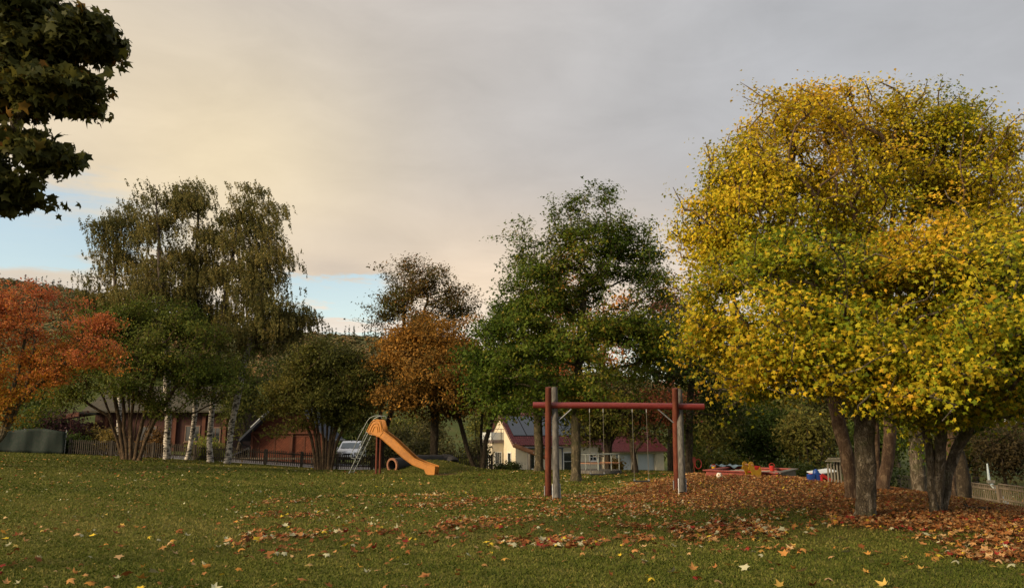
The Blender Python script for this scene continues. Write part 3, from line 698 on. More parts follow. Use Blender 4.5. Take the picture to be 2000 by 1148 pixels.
tree('apple_tree', 'small twisted fruit tree with twin dark trunks between roundabout and garages', [[(1187, 908, 37), (1186, 870, 37), (1178, 850, 37), (1166, 832, 37)], [(1187, 908, 37.1), (1189, 868, 37), (1202, 846, 37), (1212, 822, 37)], [(1242, 910, 36.5), (1236, 885, 36.5), (1232, 850, 36.5), (1226, 820, 36.5)], [(1236, 908, 36.6), (1240, 880, 36.5), (1262, 855, 36.3), (1285, 842, 36)]], .12,
     [L(1160, 815, 55, 38, 37, 1.3), L(1215, 800, 65, 42, 36.6, 1.6), L(1280, 815, 55, 45, 36.4, 1.4), L(1210, 770, 90, 40, 37, 1.8), L(1150, 840, 40, 20, 37, 1.0), L(1270, 848, 50, 14, 36.5, 1.0, .8)], 620, 22, .15, OLV, 'bark_dark', 'oval', rc=.42, freq=1.4, thr=-.15, seed=35, umean=.30, attach=.6)
tree('cherry_tree', 'tree with salmon red leaves showing behind the right of the green maple', [[(1322, 905, 43), (1322, 850, 43), (1312, 800, 43), (1290, 780, 43)]], .10,
     [L(1235, 760, 70, 40, 42.5, 2.0), L(1300, 790, 60, 50, 42, 1.8), L(1250, 800, 55, 25, 42, 1.6)], 300, 22, .2, [(.09, .09, .02), (.2, .12, .03), (.36, .12, .05), (.40, .10, .05)], 'bark_dark', 'oval', rc=.5, freq=1.0, thr=-.1, seed=37, umean=.62)
tree('maple_tree', 'orange leaved tree glimpsed through the gaps of the green maple', [[(1190, 895, 47), (1188, 800, 47), (1180, 700, 47)]], .13,
     [L(1130, 580, 55, 110, 46, 2.6), L(1200, 640, 60, 90, 46.5, 2.4), L(1090, 690, 50, 60, 46.5, 2.0)], 260, 22, .24, RED, 'bark_dark', 'oval', rc=.6, freq=.9, thr=-.05, seed=39, umean=.4)
tree('maple_tree', 'dark green tree with bare lower branches right of the swing frame', [[(1345, 912, 36), (1346, 860, 36), (1346, 800, 36), (1352, 720, 36), (1350, 640, 36)]], .17,
     [L(1320, 650, 75, 50, 36, 2.0), L(1350, 720, 90, 50, 36, 2.2), L(1290, 700, 50, 50, 36, 1.6), L(1390, 800, 70, 40, 35.5, 1.8), L(1290, 610, 35, 40, 36.5, 1.2)], 420, 22, .2, DK, 'bark_dark', 'oval', rc=.5, freq=1.1, thr=-.12, seed=41, umean=.45, attach=.35)
tree('oak_tree', 'rust brown treetop between the green maple and the yellow maples', [[(1310, 905, 50), (1310, 800, 50), (1312, 680, 50)]], .22,
     [L(1305, 600, 45, 48, 50, 2.0), L(1335, 650, 50, 60, 50, 2.0)], 170, 22, .22, [(.1, .06, .03), (.2, .1, .05), (.28, .12, .07)], 'bark_dark', 'oval', rc=.6, freq=.9, thr=-.1, seed=43)
# orange / brown pair behind the slide
tree('oak_tree', 'orange brown tree with a straight single trunk behind the slide', [[(848, 904, 41.5), (848, 860, 41.5), (850, 822, 41.5), (846, 760, 41.5), (850, 700, 41.5)]], .22,
     [L(850, 650, 85, 45, 41.5, 2.4, 1.2), L(770, 680, 60, 40, 41.2, 1.8), L(800, 715, 95, 60, 41, 2.4), L(890, 730, 85, 60, 41, 2.4), L(840, 690, 110, 48, 41.5, 2.6), L(750, 740, 50, 42, 41, 1.6), L(860, 775, 110, 34, 40.6, 2.2), L(760, 775, 60, 30, 40.8, 1.6), L(920, 690, 40, 50, 41.5, 1.6)],
     1250, 32, .17, ORA, 'bark_dark', 'oval', rc=.44, freq=1.2, thr=-.25, clump=.95, per=13, fr=.2, seed=51, umean=.48, attach=.4, cl=.2)
tree('oak_tree', 'tall sparse brown green tree rising above the orange one', [[(745, 902, 44.5), (748, 860, 44.5), (770, 780, 45), (810, 690, 45), (830, 600, 45)], [(738, 902, 44.5), (740, 850, 44.5), (748, 780, 45), (790, 690, 45), (790, 600, 45)]], .13,
     [L(800, 548, 52, 40, 45, 1.8), L(855, 552, 45, 42, 45, 1.6), L(830, 610, 95, 60, 45, 2.2, 1.8), L(830, 670, 105, 55, 45.3, 2.4, 1.4), L(770, 600, 38, 42, 45, 1.5), L(850, 610, 60, 40, 45, 1.8), L(905, 600, 40, 42, 45, 1.5), L(800, 640, 80, 30, 45, 2.0, .6), L(900, 660, 45, 50, 44.6, 1.5, .6)],
     1150, 26, .16, [(.06, .065, .016), (.08, .075, .018), (.15, .09, .024), (.24, .10, .03)], 'bark_dark', 'oval', rc=.42, freq=1.6, thr=-.1, seed=53, umean=.45, attach=.7)
tree('hazel_bush', 'dark bushy multi stemmed tree in front of the cream house gable', [[(935, 905, 42), (918, 870, 42), (900, 820, 42)], [(938, 905, 42), (930, 860, 42), (926, 800, 42)], [(942, 905, 42), (948, 860, 42), (962, 815, 42), (985, 780, 42)], [(930, 905, 42), (905, 850, 42), (890, 790, 42)], [(940, 905, 42.2), (940, 850, 42.2), (945, 780, 42.2)], [(944, 905, 41.8), (958, 860, 41.8), (985, 815, 41.8)]], .10,
     [L(920, 750, 60, 58, 42, 2.0), L(880, 790, 42, 35, 42, 1.4), L(960, 760, 50, 45, 42, 1.5), L(930, 700, 45, 35, 42, 1.5)], 420, 28, .19, [(.04, .04, .012), (.08, .06, .018), (.15, .085, .02), (.24, .11, .025)], 'bark_dark', 'oval', rc=.5, freq=1.1, thr=-.3, seed=55, cat='tree')
# left: hazels, birches, red tree
def fan(cx, d, feet, tops):
    out = []
    for (a, b) in zip(feet, tops): out.append([(cx+a, 899, d), (cx+a*1.3+(b[0]-a)*.08, 860, d), (cx+a*1.4+(b[0]-a)*.32, 812, d), (cx+b[0], b[1], d)])
    return out
tree('hazel_bush', 'large round dark green multi stemmed tree left of the birch trunks', fan(255, 42, [-18, -12, -7, -2, 3, 8, 13, 17, 20, -15, 0], [(-60, 760), (-35, 720), (-18, 700), (-5, 710), (30, 730), (55, 700), (85, 750), (100, 740), (60, 780), (-80, 790), (10, 660)]), .085,
     [L(300, 660, 110, 75, 42, 3.0), L(200, 720, 90, 62, 41.6, 2.6), L(400, 700, 95, 75, 42, 2.8), L(290, 730, 140, 60, 40.8, 2.4), L(140, 740, 45, 42, 41.6, 1.6), L(240, 650, 75, 50, 42, 2.2), L(440, 740, 50, 40, 42, 1.6), L(330, 620, 80, 42, 42.5, 2.2), L(150, 775, 50, 30, 41.6, 1.4), L(200, 650, 60, 50, 42, 2.0), L(350, 780, 80, 28, 41.4, 1.8)],
     1500, 42, .15, [(.035, .055, .008), (.075, .10, .014), (.125, .145, .022), (.15, .13, .02), (.28, .19, .03)], 'bark_tan', 'oval', rc=.46, freq=1.2, thr=-.3, clump=1.15, per=16, fr=.2, seed=61, umean=.36, cl=.17, lr=.15, attach=.45, sidegrad=-.13, rtip=.011)
tree('hazel_bush', 'broad olive green multi stemmed tree in front of the red brown shed', fan(632, 41.5, [-14, -9, -5, 0, 4, 8, 12, 15, 10], [(-70, 760), (-45, 740), (-28, 720), (-10, 700), (15, 720), (30, 730), (60, 760), (110, 770), (45, 700)]), .072,
     [L(640, 730, 95, 60, 41.5, 2.8), L(570, 770, 70, 42, 41, 2.0), L(690, 760, 60, 50, 41, 2.0), L(650, 695, 60, 32, 41.5, 1.8), L(600, 730, 70, 45, 41.5, 2.2), L(525, 785, 34, 34, 41.5, 1.0), L(575, 815, 45, 22, 41.2, 1.4), L(690, 805, 52, 34, 41.2, 1.6, 1.6), L(640, 790, 60, 30, 41, 1.6)],
     1150, 40, .155, [(.045, .05, .010), (.075, .08, .015), (.12, .115, .022), (.15, .12, .024)], 'bark_tan', 'oval', rc=.42, freq=1.3, thr=-.3, clump=1.0, per=14, fr=.2, seed=63, umean=.42, attach=.5, rtip=.010)
BG = 'white barked birches along the picket fence'
bl = [(235, 'birch_tree', 'weeping birch furthest left, its white trunk behind the tan stems of the round tree', [(235, 896, 48.5), (232, 780, 48.5), (228, 620, 48.5), (225, 480, 48.5), (250, 420, 48.5)], [L(235, 450, 42, 60, 48.5, 1.6), L(200, 540, 32, 55, 48.5, 1.4), L(250, 550, 45, 70, 48.5, 1.6), L(170, 590, 28, 22, 48.5, 1.0, .7)], .14),
      (325, 'birch_tree', 'weeping birch with the thickest white trunk, upright beside the round green tree', [(326, 895, 45.5), (329, 800, 45.5), (322, 650, 45.5), (312, 500, 45.5), (305, 380, 45.5)], [L(300, 400, 42, 42, 46, 1.6), L(310, 480, 50, 60, 46, 1.8), L(290, 580, 55, 50, 46, 1.8), L(360, 560, 40, 70, 46, 1.6)], .19),
      (375, 'birch_tree', 'weeping birch with a slim white trunk leaning to the right', [(366, 896, 46.5), (380, 830, 46.5), (385, 700, 46.5), (382, 520, 46.5), (388, 370, 46.5)], [L(380, 385, 45, 42, 46.8, 1.6), L(390, 470, 50, 65, 46.8, 1.8), L(400, 580, 55, 55, 46.8, 1.8)], .14),
      (412, 'birch_tree', 'weeping birch with upright speckled trunk between the two leaning ones', [(411, 899, 45.5), (413, 800, 45.5), (430, 650, 46), (455, 500, 46), (480, 380, 46)], [L(480, 385, 42, 38, 46, 1.5), L(470, 460, 52, 60, 46, 1.8), L(460, 560, 60, 60, 46, 2.0), L(450, 650, 60, 40, 46, 1.8)], .16),
      (447, 'birch_tree', 'weeping birch with its white trunk furthest right, crown leaning over the shed', [(444, 900, 45), (455, 810, 45), (480, 700, 45), (515, 560, 45), (535, 430, 45)], [L(535, 430, 42, 42, 45, 1.6), L(535, 520, 48, 60, 45, 1.8), L(550, 600, 60, 50, 45, 1.8), L(520, 650, 65, 40, 45, 1.8), L(590, 610, 25, 30, 45, 1.0)], .17)]
for i, (px, nm, lab, st, lb, R_) in enumerate(bl):
    tree(nm, lab, [st], R_, lb, 460, 100, .13, BIR, 'bark_birch', 'oval', group=BG, rc=.38, freq=1.5, thr=-.2, per=7, clump=.75, seed=70+i, w=.5, attach=.45, weep=.85, wind=.45, umean=.55, cl=.2, lr=.2, rtip=.008, flare=1.2)
tree('cherry_tree', 'orange red ornamental tree leaning in at the left edge', [[(-62, 905, 33), (-20, 878, 33), (8, 850, 33), (22, 805, 33), (80, 745, 33), (140, 700, 33)], [(-62, 905, 33), (-22, 880, 33), (5, 850, 33), (20, 790, 33), (40, 700, 33), (60, 620, 33)], [(-66, 905, 33), (-30, 860, 33), (-10, 760, 33), (-5, 650, 33)], [(-58, 905, 33), (-15, 875, 33), (15, 840, 33), (45, 770, 33), (70, 680, 33)]], .11,
     [L(40, 600, 85, 42, 33, 1.9), L(110, 640, 95, 32, 33, 1.7), L(150, 690, 80, 26, 32.8, 1.4), L(60, 670, 85, 40, 32.6, 1.8), L(0, 620, 80, 60, 33, 2.0), L(20, 740, 75, 48, 32.8, 1.7), L(10, 800, 38, 40, 32.6, 1.0), L(-60, 700, 90, 120, 33, 2.2), L(190, 622, 40, 14, 33, .7, 1.5), L(205, 672, 36, 12, 32.8, .7, 1.5), L(185, 705, 40, 12, 32.8, .7, 1.5), L(90, 720, 60, 24, 32.8, 1.2)],
     1300, 28, .125, RED, 'bark_grey', 'oval', rc=.34, freq=1.7, thr=-.2, seed=81, umean=.5, grad=.42, cl=.16, lr=.15, attach=.45, flat=.35, rtip=.007)
# overhanging maple, upper left, very near
tree('maple_tree', 'dark leafy maple bough hanging in from the upper left corner', [[(-640, 1015, 8.8), (-630, 760, 8.8), (-600, 480, 8.8), (-520, 250, 8.8), (-400, 60, 8.8)]], .22,
     [L(40, 18, 140, 30, 8.3, .6, 3), L(150, 60, 62, 34, 8.3, .4, 5), L(90, 50, 60, 30, 8.3, .4, 3), L(212, 208, 60, 34, 8.4, .35, 6), L(60, 108, 42, 30, 8.35, .4, 3), L(35, 222, 60, 28, 8.4, .4, 3), L(120, 192, 70, 34, 8.4, .5, 4), L(20, 165, 70, 36, 8.4, .6, 2.5), L(35, 262, 70, 26, 8.5, .55, 3), L(88, 300, 46, 26, 8.5, .35, 4.5), L(10, 310, 50, 28, 8.5, .35, 3), L(-20, 362, 50, 22, 8.5, .4, 4), L(-70, 260, 60, 100, 8.5, .6, 1.2), L(-150, 200, 120, 200, 8.8, 1.3, .35), L(-400, 100, 200, 300, 9, 2.2, .1), L(-550, -150, 260, 150, 9.5, 2.6, .08), L(-150, -100, 250, 70, 8.6, 1.4, .2)],
     1250, 24, .125, [(.035, .04, .014), (.055, .06, .016), (.085, .085, .022), (.12, .11, .02), (.22, .09, .02)], 'bark_maple', 'maple', rc=.17, freq=3.8, thr=-.08, clump=.22, per=6, seed=91, umean=.35, cl=.2, lr=.18, w=.12, step=.3, attach=.5, flat=.42, rtip=.006, grad=0)
# ---------------- background trees and bushes
def bush(name, label, px, d, rx, h, pal, n=90, nl=26, size=None, group=None, umean=.45, barkm='bark_dark', seed=0, trunk=None, cy=None, cat='bush', tpl='oval', thr=-.4, ns=4, py=None):
    """rx half width in photo px, h height in photo px above the foot"""
    foot = G(px, d); sc = F/d
    c0 = foot + np.array([0, 0, h/sc*(.5 if trunk is None else .5+trunk*.5)])
    hz = h/sc*(.5 if trunk is None else .5-trunk*.5)
    a = rx/sc
    lobes = [(c0, np.array([a*.8, a*.8, hz*.95]), 1)] + [(c0+np.array([math.cos(t)*a*.45, math.sin(t)*a*.45, hz*rng.uniform(-.3, .35)]), np.array([a*.5, a*.5, hz*.55]), .7) for t in rng.uniform(0, 6.28, 4)]
    e = thing(name, label, cat, foot, 0, group)
    T = sample_lobes(lobes, n, .4, 2.2/max(a, .5), thr, seed+200)
    T[:, 2] = np.maximum(T[:, 2], foot[2]+.1)
    sl = []
    top = h/sc*(.35 if trunk is None else trunk+.15)
    for k in range(ns if trunk is None else 1):
        f = foot+np.array([rng.normal()*.12*a*(trunk is None), rng.normal()*.1*a*(trunk is None), 0]); g2 = f+np.array([rng.normal()*.15*a, rng.normal()*.15*a, top])
        sl.append((stem_line([f, g2], 4), 1 if trunk is None else 3))
    Pn, par, cnt, sid, tips = skeleton(sl, T, .3, .8)
    R_ = (.05 if trunk is None else .018*h/sc+.03)
    p = math.log(max(R_/.012, 1.3))/math.log(max(n/len(sl), 3))
    tubes_from(Pn-foot, par, cnt, .012*cnt**p, e, barkm, 'trunk' if trunk else 'stems', 0, 7, 1.2)
    size = size or .0042*d
    k = np.full(n, nl); idx = np.repeat(np.arange(n), k); N = len(idx); tp = Pn[tips]
    rc = a*.17+.12
    pos = tp[idx]+rng.normal(size=(N, 3))*rc*np.array([1, 1, .75])
    pos[:, 2] = np.maximum(pos[:, 2], foot[2]+.04)
    u = umean+(rng.normal(size=n)*.14)[idx]+rng.normal(size=N)*.14
    cols = palette(pal, u)*rng.uniform(.7, 1.2, (N, 1))
    nr = norm(pos-c0)*.5+np.array([0, 0, .4])+rng.normal(size=(N, 3))*.6
    leaf_mesh('foliage' if trunk is None else 'crown', pos-foot, nr, size*rng.uniform(.6, 1.3, N), cols, tpl, 'leaf', e)
    return e
PUR = [(.025, .012, .014), (.05, .022, .024), (.08, .035, .03)]
YB = [(.08, .075, .018), (.17, .13, .03), (.28, .19, .05)]
WD = [(.05, .05, .018), (.085, .08, .026), (.13, .11, .04)]
MG = [(.03, .05, .012), (.06, .09, .015), (.10, .13, .02)]
bush('barberry_bush', 'dark purple shrub behind the green netting', 118, 49, 42, 100, PUR, 130, seed=1)
bush('garden_bush', 'pale yellow ornamental shrub beside the purple one', 175, 50, 34, 62, YB, 90, seed=2, umean=.6)
bush('garden_bush', 'rusty gold shrub seen left of the tan tree stems', 212, 48.5, 22, 62, YB, 60, seed=3, umean=.75)
bush('garden_bush', 'brown gold shrub just left of the thickest birch trunk', 300, 48.5, 26, 66, [(.08, .05, .02), (.16, .09, .03), (.24, .13, .04)], 80, seed=4)
bush('garden_bush', 'lime green rounded shrub behind the birch trunks', 402, 48.2, 38, 48, [(.10, .13, .02), (.2, .22, .04), (.3, .3, .07)], 100, seed=5, umean=.6)
bush('garden_bush', 'leafy green bush at the far left behind the netting', 55, 49, 55, 90, MG, 150, seed=6, umean=.2)
bush('garden_bush', 'low clipped green bush above the end of the netting', 140, 47.6, 34, 36, MG, 70, seed=7, umean=.35)
bush('linden_tree', 'bright green tree in the gap under the orange red tree', 45, 75, 75, 190, MG, 190, seed=8, umean=.75, trunk=.15, cat='tree')
bush('linden_tree', 'dark green tree rising behind the brown house, far left', -60, 80, 90, 230, DK, 190, seed=9, trunk=.15, cat='tree')
bush('alder_tree', 'slim olive tree between the brown house and the shed', 462, 62, 42, 190, OLV, 200, seed=10, umean=.25, trunk=.15, cat='tree')
bush('alder_tree', 'dull green tree filling the space above the shed roof', 560, 74, 85, 200, [(.03, .045, .012), (.06, .07, .018), (.09, .09, .022)], 260, seed=11, umean=.5, trunk=.15, cat='tree')
bush('alder_tree', 'shadowed green tree behind the right half of the shed', 680, 80, 60, 190, MG, 190, seed=12, umean=.3, trunk=.15, cat='tree')
bush('conifer_bush', 'dark green rounded bush directly behind the white van', 690, 73, 32, 74, DK, 90, seed=13)
for i, (px, d, rx, h, um, lab) in enumerate([(735, 60, 30, 70, .35, 'olive weedy bush right of the white van'), (775, 62, 34, 84, .5, 'brownish tall weeds behind the slide ladder'), (815, 60, 34, 72, .35, 'dull green bush behind the middle of the slide'),
        (868, 66, 36, 84, .6, 'dry brown bush just right of the orange tree trunk'), (905, 58, 26, 62, .55, 'weedy green bush left of the dark multi stemmed tree'), (930, 64, 30, 90, .35, 'tall dull bush behind the dark multi stemmed tree'), (838, 72, 40, 105, .7, 'brown seeded shrub on the rise behind the tree trunk')]):
    bush('wild_bush', lab, px, d, rx, h, WD, 90, seed=20+i, umean=um, group='wild bushes behind the slide')
bush('barberry_bush', 'small wine red bush beside the orange tree trunk', 846, 52, 26, 30, [(.10, .012, .018), (.17, .02, .026), (.22, .04, .03)], 60, seed=31)
bush('garden_bush', 'lemon yellow leaved bush between tunnel and dark stems', 903, 51, 20, 38, [(.14, .15, .02), (.24, .24, .03), (.34, .3, .04)], 50, seed=32)
bush('box_hedge', 'clipped dark green hedge at the corner of the cream house', 990, 50, 21, 16, DK, 60, seed=33, umean=.6)
bush('box_ball', 'small dark ball shaped bush on the lawn before the hedge', 1004, 40, 9, 15, DK, 40, seed=34, umean=.3, size=.07)
bush('garden_bush', 'golden grass clump behind the roundabout rail', 1200, 45, 11, 22, YB, 30, seed=35, umean=.9)
bk = [(1395, 48, 60, 240, OLV, .35, 'olive green tree behind the left end of the sandpit'), (1450, 52, 62, 190, MG, .45, 'mid green bushy tree behind the duck rocker'), (1520, 50, 60, 170, MG, .3, 'dark green bushy tree behind the right end of the sandpit'),
      (1585, 46, 52, 150, OLV, .45, 'loose yellow green young tree behind the blue toy box'), (1640, 55, 60, 230, DK, .5, 'dark tree behind the slatted benches'), (1720, 48, 60, 150, MG, .35, 'shaded green tree between the maple trunks'),
      (1480, 75, 110, 330, DK, .5, 'tall shadowy tree far behind the sandpit'), (1380, 80, 90, 330, OLV, .2, 'tall dim olive tree far behind the swing frame'), (1600, 80, 110, 330, DK, .6, 'tall dark tree far behind the maples'),
      (1800, 60, 90, 260, DK, .5, 'dark tree beyond the pale fence, left part'), (1900, 52, 90, 250, [(.03, .025, .012), (.06, .04, .016), (.09, .06, .022)], .4, 'brown shadowed tree beyond the pole sign'), (2010, 50, 90, 300, DK, .5, 'dark tree beyond the pale fence at the right edge'),
      (1960, 44, 60, 120, [(.03, .025, .012), (.055, .04, .018), (.08, .06, .022)], .4, 'low brown thicket behind the pole sign'), (1860, 46, 50, 110, DK, .55, 'low dark thicket behind the straight maple trunk'), (1368, 66, 50, 210, MG, .3, 'green tree standing right of the garages'), (2090, 46, 60, 250, DK, .4, 'dark tree just past the right edge fence'), (1545, 62, 70, 220, OLV, .3, 'olive tree crown above the sandpit toys'), (1750, 75, 110, 350, DK, .5, 'tall dark tree behind the twin trunks')]
for i, (px, d, rx, h, pal, um, lab) in enumerate(bk):
    bush('woodland_tree', lab, px, d, rx, h, pal, 190 if rx < 80 else 260, 30, seed=40+i, umean=um+.22, trunk=.12 if h < 200 else .2, group='trees of the wood on the right', cat='tree', thr=-.5, size=.0046*d)
for i, (px, d, rx, h, um, lab) in enumerate([(1420, 41, 40, 62, .5, 'yellow spotted green bush behind the left of the sandpit'), (1490, 44, 40, 50, .2, 'dark low bush behind the sandpit rim'), (1560, 42, 42, 56, .3, 'green undergrowth bush right of the sandpit'), (1365, 44, 30, 60, .4, 'green bush behind the red ring toy'), (1700, 40, 50, 60, .1, 'shaded undergrowth bush behind the maple trunks')]):
    bush('undergrowth_bush', lab, px, d, rx, h, [(.03, .045, .01), (.065, .085, .014), (.14, .13, .02), (.36, .26, .03)], 80, seed=80+i, umean=um, group='undergrowth at the edge of the wood')
for i, (px, d, rx, h, um, lab) in enumerate([(1150, 100, 60, 160, .5, 'greenish tree showing above the house roof'), (1040, 105, 60, 150, .4, 'dim tree behind the dark solar roof'), (1260, 100, 60, 160, .5, 'dull tree behind the garage roof'), (960, 110, 50, 130, .6, 'dull brown tree left of the cream gable'), (800, 100, 60, 90, .5, 'hedge tree on the green slope behind the slide')]):
    bush('garden_tree', lab, px, d, rx, h, OLV, 180, 28, seed=90+i, umean=um*.7, trunk=.12, group='garden trees behind the cream house', cat='tree')
# ================================================================== MAN-MADE THINGS
def swing_frame():
    Y = 21.6
    def X(px): return (px-1000)/1500*Y*1.012
    t = thing('swing_structure', 'tall log swing frame with crossed posts and a red painted crossbeam', 'swing frame', (X(1204), Y, 0))
    o = np.array([X(1204), Y, 0.])
    for (rt, rb, gt, gb) in (((1071, 756), (1070.5, 958), (1083, 757), (1087, 965)), ((1318.5, 758), (1322.5, 961), (1326.5, 761), (1333, 968))):
        Q = lambda p, d: P(p[0], p[1], d)-o
        a, b_ = Q(rb, 22.15), Q(rt, 21.4); xr = b_[0]+o[0]; zb = tz(xr, Y); a[2] = tz(xr, 22.15)-.08
        m = MB(); m.tube([a, (a+b_)/2, b_], [.092, .09, .084], 14); m.build('post', 'red_wood', t, True, 'weathered post painted red brown')
        c, d_ = Q(gb, 21.0), Q(gt, 21.85); xg = (c[0]+d_[0])/2+o[0]; c[2] = tz(xg, 21)+.03
        m = MB(); m.tube([c, (c+d_)/2, d_], [.094, .09, .085], 14); m.build('post', 'grey_wood', t, True, 'bare silver grey post')
        for (e, f_) in ((a, b_), (c, d_)):
            dr = (f_-e)/np.linalg.norm(f_-e)
            if e is a: m = MB(); m.tube([np.array([xr-o[0], -.13, 2.49]), np.array([xr-o[0], -.10, 2.49])], .022, 8); m.build('bolt', 'zinc', t, True)
            for dx in (-.095, .095):
                m = MB(); p0 = e+np.array([dx, -.03, .0]); m.tube([p0-dr*.08, p0+dr*.38], [.02, .02], 4); m.build('post_anchor', 'zinc', t)
        sx = 1 if xr < o[0] else -1
        m = MB(); m.tube([np.array([(xg if sx > 0 else xr)-o[0]+sx*.04, 0, 2.02]), np.array([(xg if sx > 0 else xr)-o[0]+sx*.46, 0, 2.39])], .018, 8); m.build('brace', 'zinc', t, True)
    m = MB(); m.tube([np.array([X(1040)-o[0], 0.02, 2.50]), np.array([0, .02, 2.485]), np.array([X(1367)-o[0], .02, 2.455])], [.088, .09, .088], 20); m.build('crossbeam', 'beam_paint', t, True)
    for q in (1148, 1174, 1229.5, 1256.5): m = MB(); m.tube([np.array([X(q)-o[0], 0, 2.30]), np.array([X(q)-o[0], 0, 2.41])], .012, 6); m.build('eye_bolt', 'zinc', t)
    for (a, b, z, lab, yy) in ((1148, 1174, .62, 'black swing seat nearer the left post, hanging higher', .05), (1229.5, 1256.5, .44, 'black swing seat nearer the right post, hanging lower', -.05)):
        xa, xb = X(a), X(b); w = thing('swing', lab, 'swing', ((xa+xb)/2, Y, z))
        m = MB(); m.box((0, yy, 0), (xb-xa+.04, .17, .035), bev=.012); m.build('seat', 'seat_rubber', w)
        for q in (xa, xb):
            m = MB(); m.tube([np.array([q-(xa+xb)/2, yy, .02]), np.array([q-(xa+xb)/2, 0, 2.31-z])], .0065, 6); m.build('rope', 'rope', w, True)
            m = MB(); m.box((q-(xa+xb)/2, yy, .03), (.03, .1, .05)); m.build('bracket', 'zinc', w)
swing_frame()
def slide():
    D = 36; g = G(770, D)
    t = thing('playground_slide', 'orange plastic slide with a ribbed hooded top and steel ladder', 'slide', (g[0], D, g[2]), rad(-15))
    def f(px, py): return ((px-770)*.0248, 1.6-(py-855)*.0242)
    H = .27
    top = [(741, 838), (751.5, 842), (772, 856), (793, 874), (814, 892), (832, 899), (854.5, 906)]
    bot = [(737, 851), (743.6, 852), (765, 869), (790.6, 890), (810, 903), (824, 908), (833, 911), (838, 921), (853, 921.5)]
    out = [f(*q) for q in top] + [f(*q) for q in bot[::-1]]
    # chute = U shaped trough: two side walls and a bed
    for s, nm in ((-1, 'side_wall'), (1, 'side_wall')):
        m = MB(); y0 = s*H; m.prism(out, y0, y0-s*.045); m.build(nm, 'slide_plastic', t)
        m = MB(); m.tube([np.array([f(*q)[0], s*H-s*.02, f(*q)[1]]) for q in top], .034, 8); m.build('rolled_edge', 'slide_plastic', t, True)
    bl_ = [(741, 847), (752, 850), (768, 863), (793, 884), (813, 898), (832, 905), (853, 911)]
    m = MB(); a = [f(*q) for q in bl_]; m.prism(a+[(x, z-.03) for x, z in a[::-1]], -H+.04, H-.04); m.build('bed', 'slide_plastic', t)
    # rim along the lower edge of the side
    m = MB(); m.tube([np.array([f(*q)[0], -H-.012, f(*q)[1]+.01]) for q in bot[:7]], .016, 6); m.build('lower_rim', 'slide_plastic', t, True)
    # hood: two rounded cheeks with ribs, seen as arches
    hood = [(717.9, 843), (722, 834), (727, 824), (730.5, 820), (736, 818.8), (742, 819), (745.6, 821), (748, 830), (751.5, 842), (745, 850), (737, 849), (728, 844.5)]
    for s in (-1, 1):
        m = MB(); m.prism([f(*q) for q in hood], s*(H+.02), s*(H-.05)); m.build('hood_cheek', 'slide_plastic', t)
        m = MB()
        for sc in (1.0, .66, .36):
            arch = [(718.5, 842), (723.5, 831), (729, 822.5), (736, 820), (743, 821.5), (747, 832), (748.5, 842)]
            cx, cz = 735.5, 843
            m.tube([np.array([f(cx+(q[0]-cx)*sc, cz+(q[1]-cz)*(sc*.8+.2))[0], s*(H+.024), f(cx+(q[0]-cx)*sc, cz+(q[1]-cz)*(sc*.8+.2))[1]]) for q in arch], .024, 6)
        m.build('hood_ribs', 'slide_plastic', t, True)
    m = MB(); m.prism([f(*q) for q in [(719, 842), (737, 844), (741, 847), (737, 850), (719, 846)]], -H+.05, H-.05); m.build('platform', 'slide_plastic', t)
    m = MB(); m.box((f(848, 915)[0]+.02, 0, .22), (.2, 2*H-.1, .3), bev=.03); m.build('foot_block', 'slide_plastic', t)
    # ladder
    for s in (-1, 1):
        m = MB(); a = f(680.5, 924.6); b = f(720, 845); m.tube([np.array([a[0], s*.23, a[1]-.06]), np.array([b[0], s*.23, b[1]])], .022, 8); m.build('ladder_rail', 'steel', t, True)
        pts = [(697, 893), (688, 891), (686.5, 887), (703, 850), (718.5, 822), (723, 816.5), (729, 813.5), (736, 812), (745, 812), (747, 817)]
        m = MB(); m.tube([np.array([f(*q)[0], s*.27, f(*q)[1]]) for q in pts], .017, 8); m.build('handrail', 'steel', t, True)
    for k in range(8):
        q = (k+.7)/8.2; a = f(680.5, 924.6); b = f(720, 845)
        m = MB(); m.tube([np.array([a[0]+(b[0]-a[0])*q, -.22, a[1]+(b[1]-a[1])*q]), np.array([a[0]+(b[0]-a[0])*q, .22, a[1]+(b[1]-a[1])*q])], .02, 8); m.build('rung', 'steel', t, True)
    m = MB(); m.box((f(718, 843)[0], 0, f(718, 843)[1]), (.12, .5, .03)); m.build('top_step', 'zinc', t)
    for s in (-1, 1):
        m = MB(); m.tube([np.array([f(738, 850)[0], s*.2, -.1]), np.array([f(738, 850)[0], s*.2, f(738, 849)[1]])], .05, 10); m.build('support_post', 'red_wood', t, True)
slide()
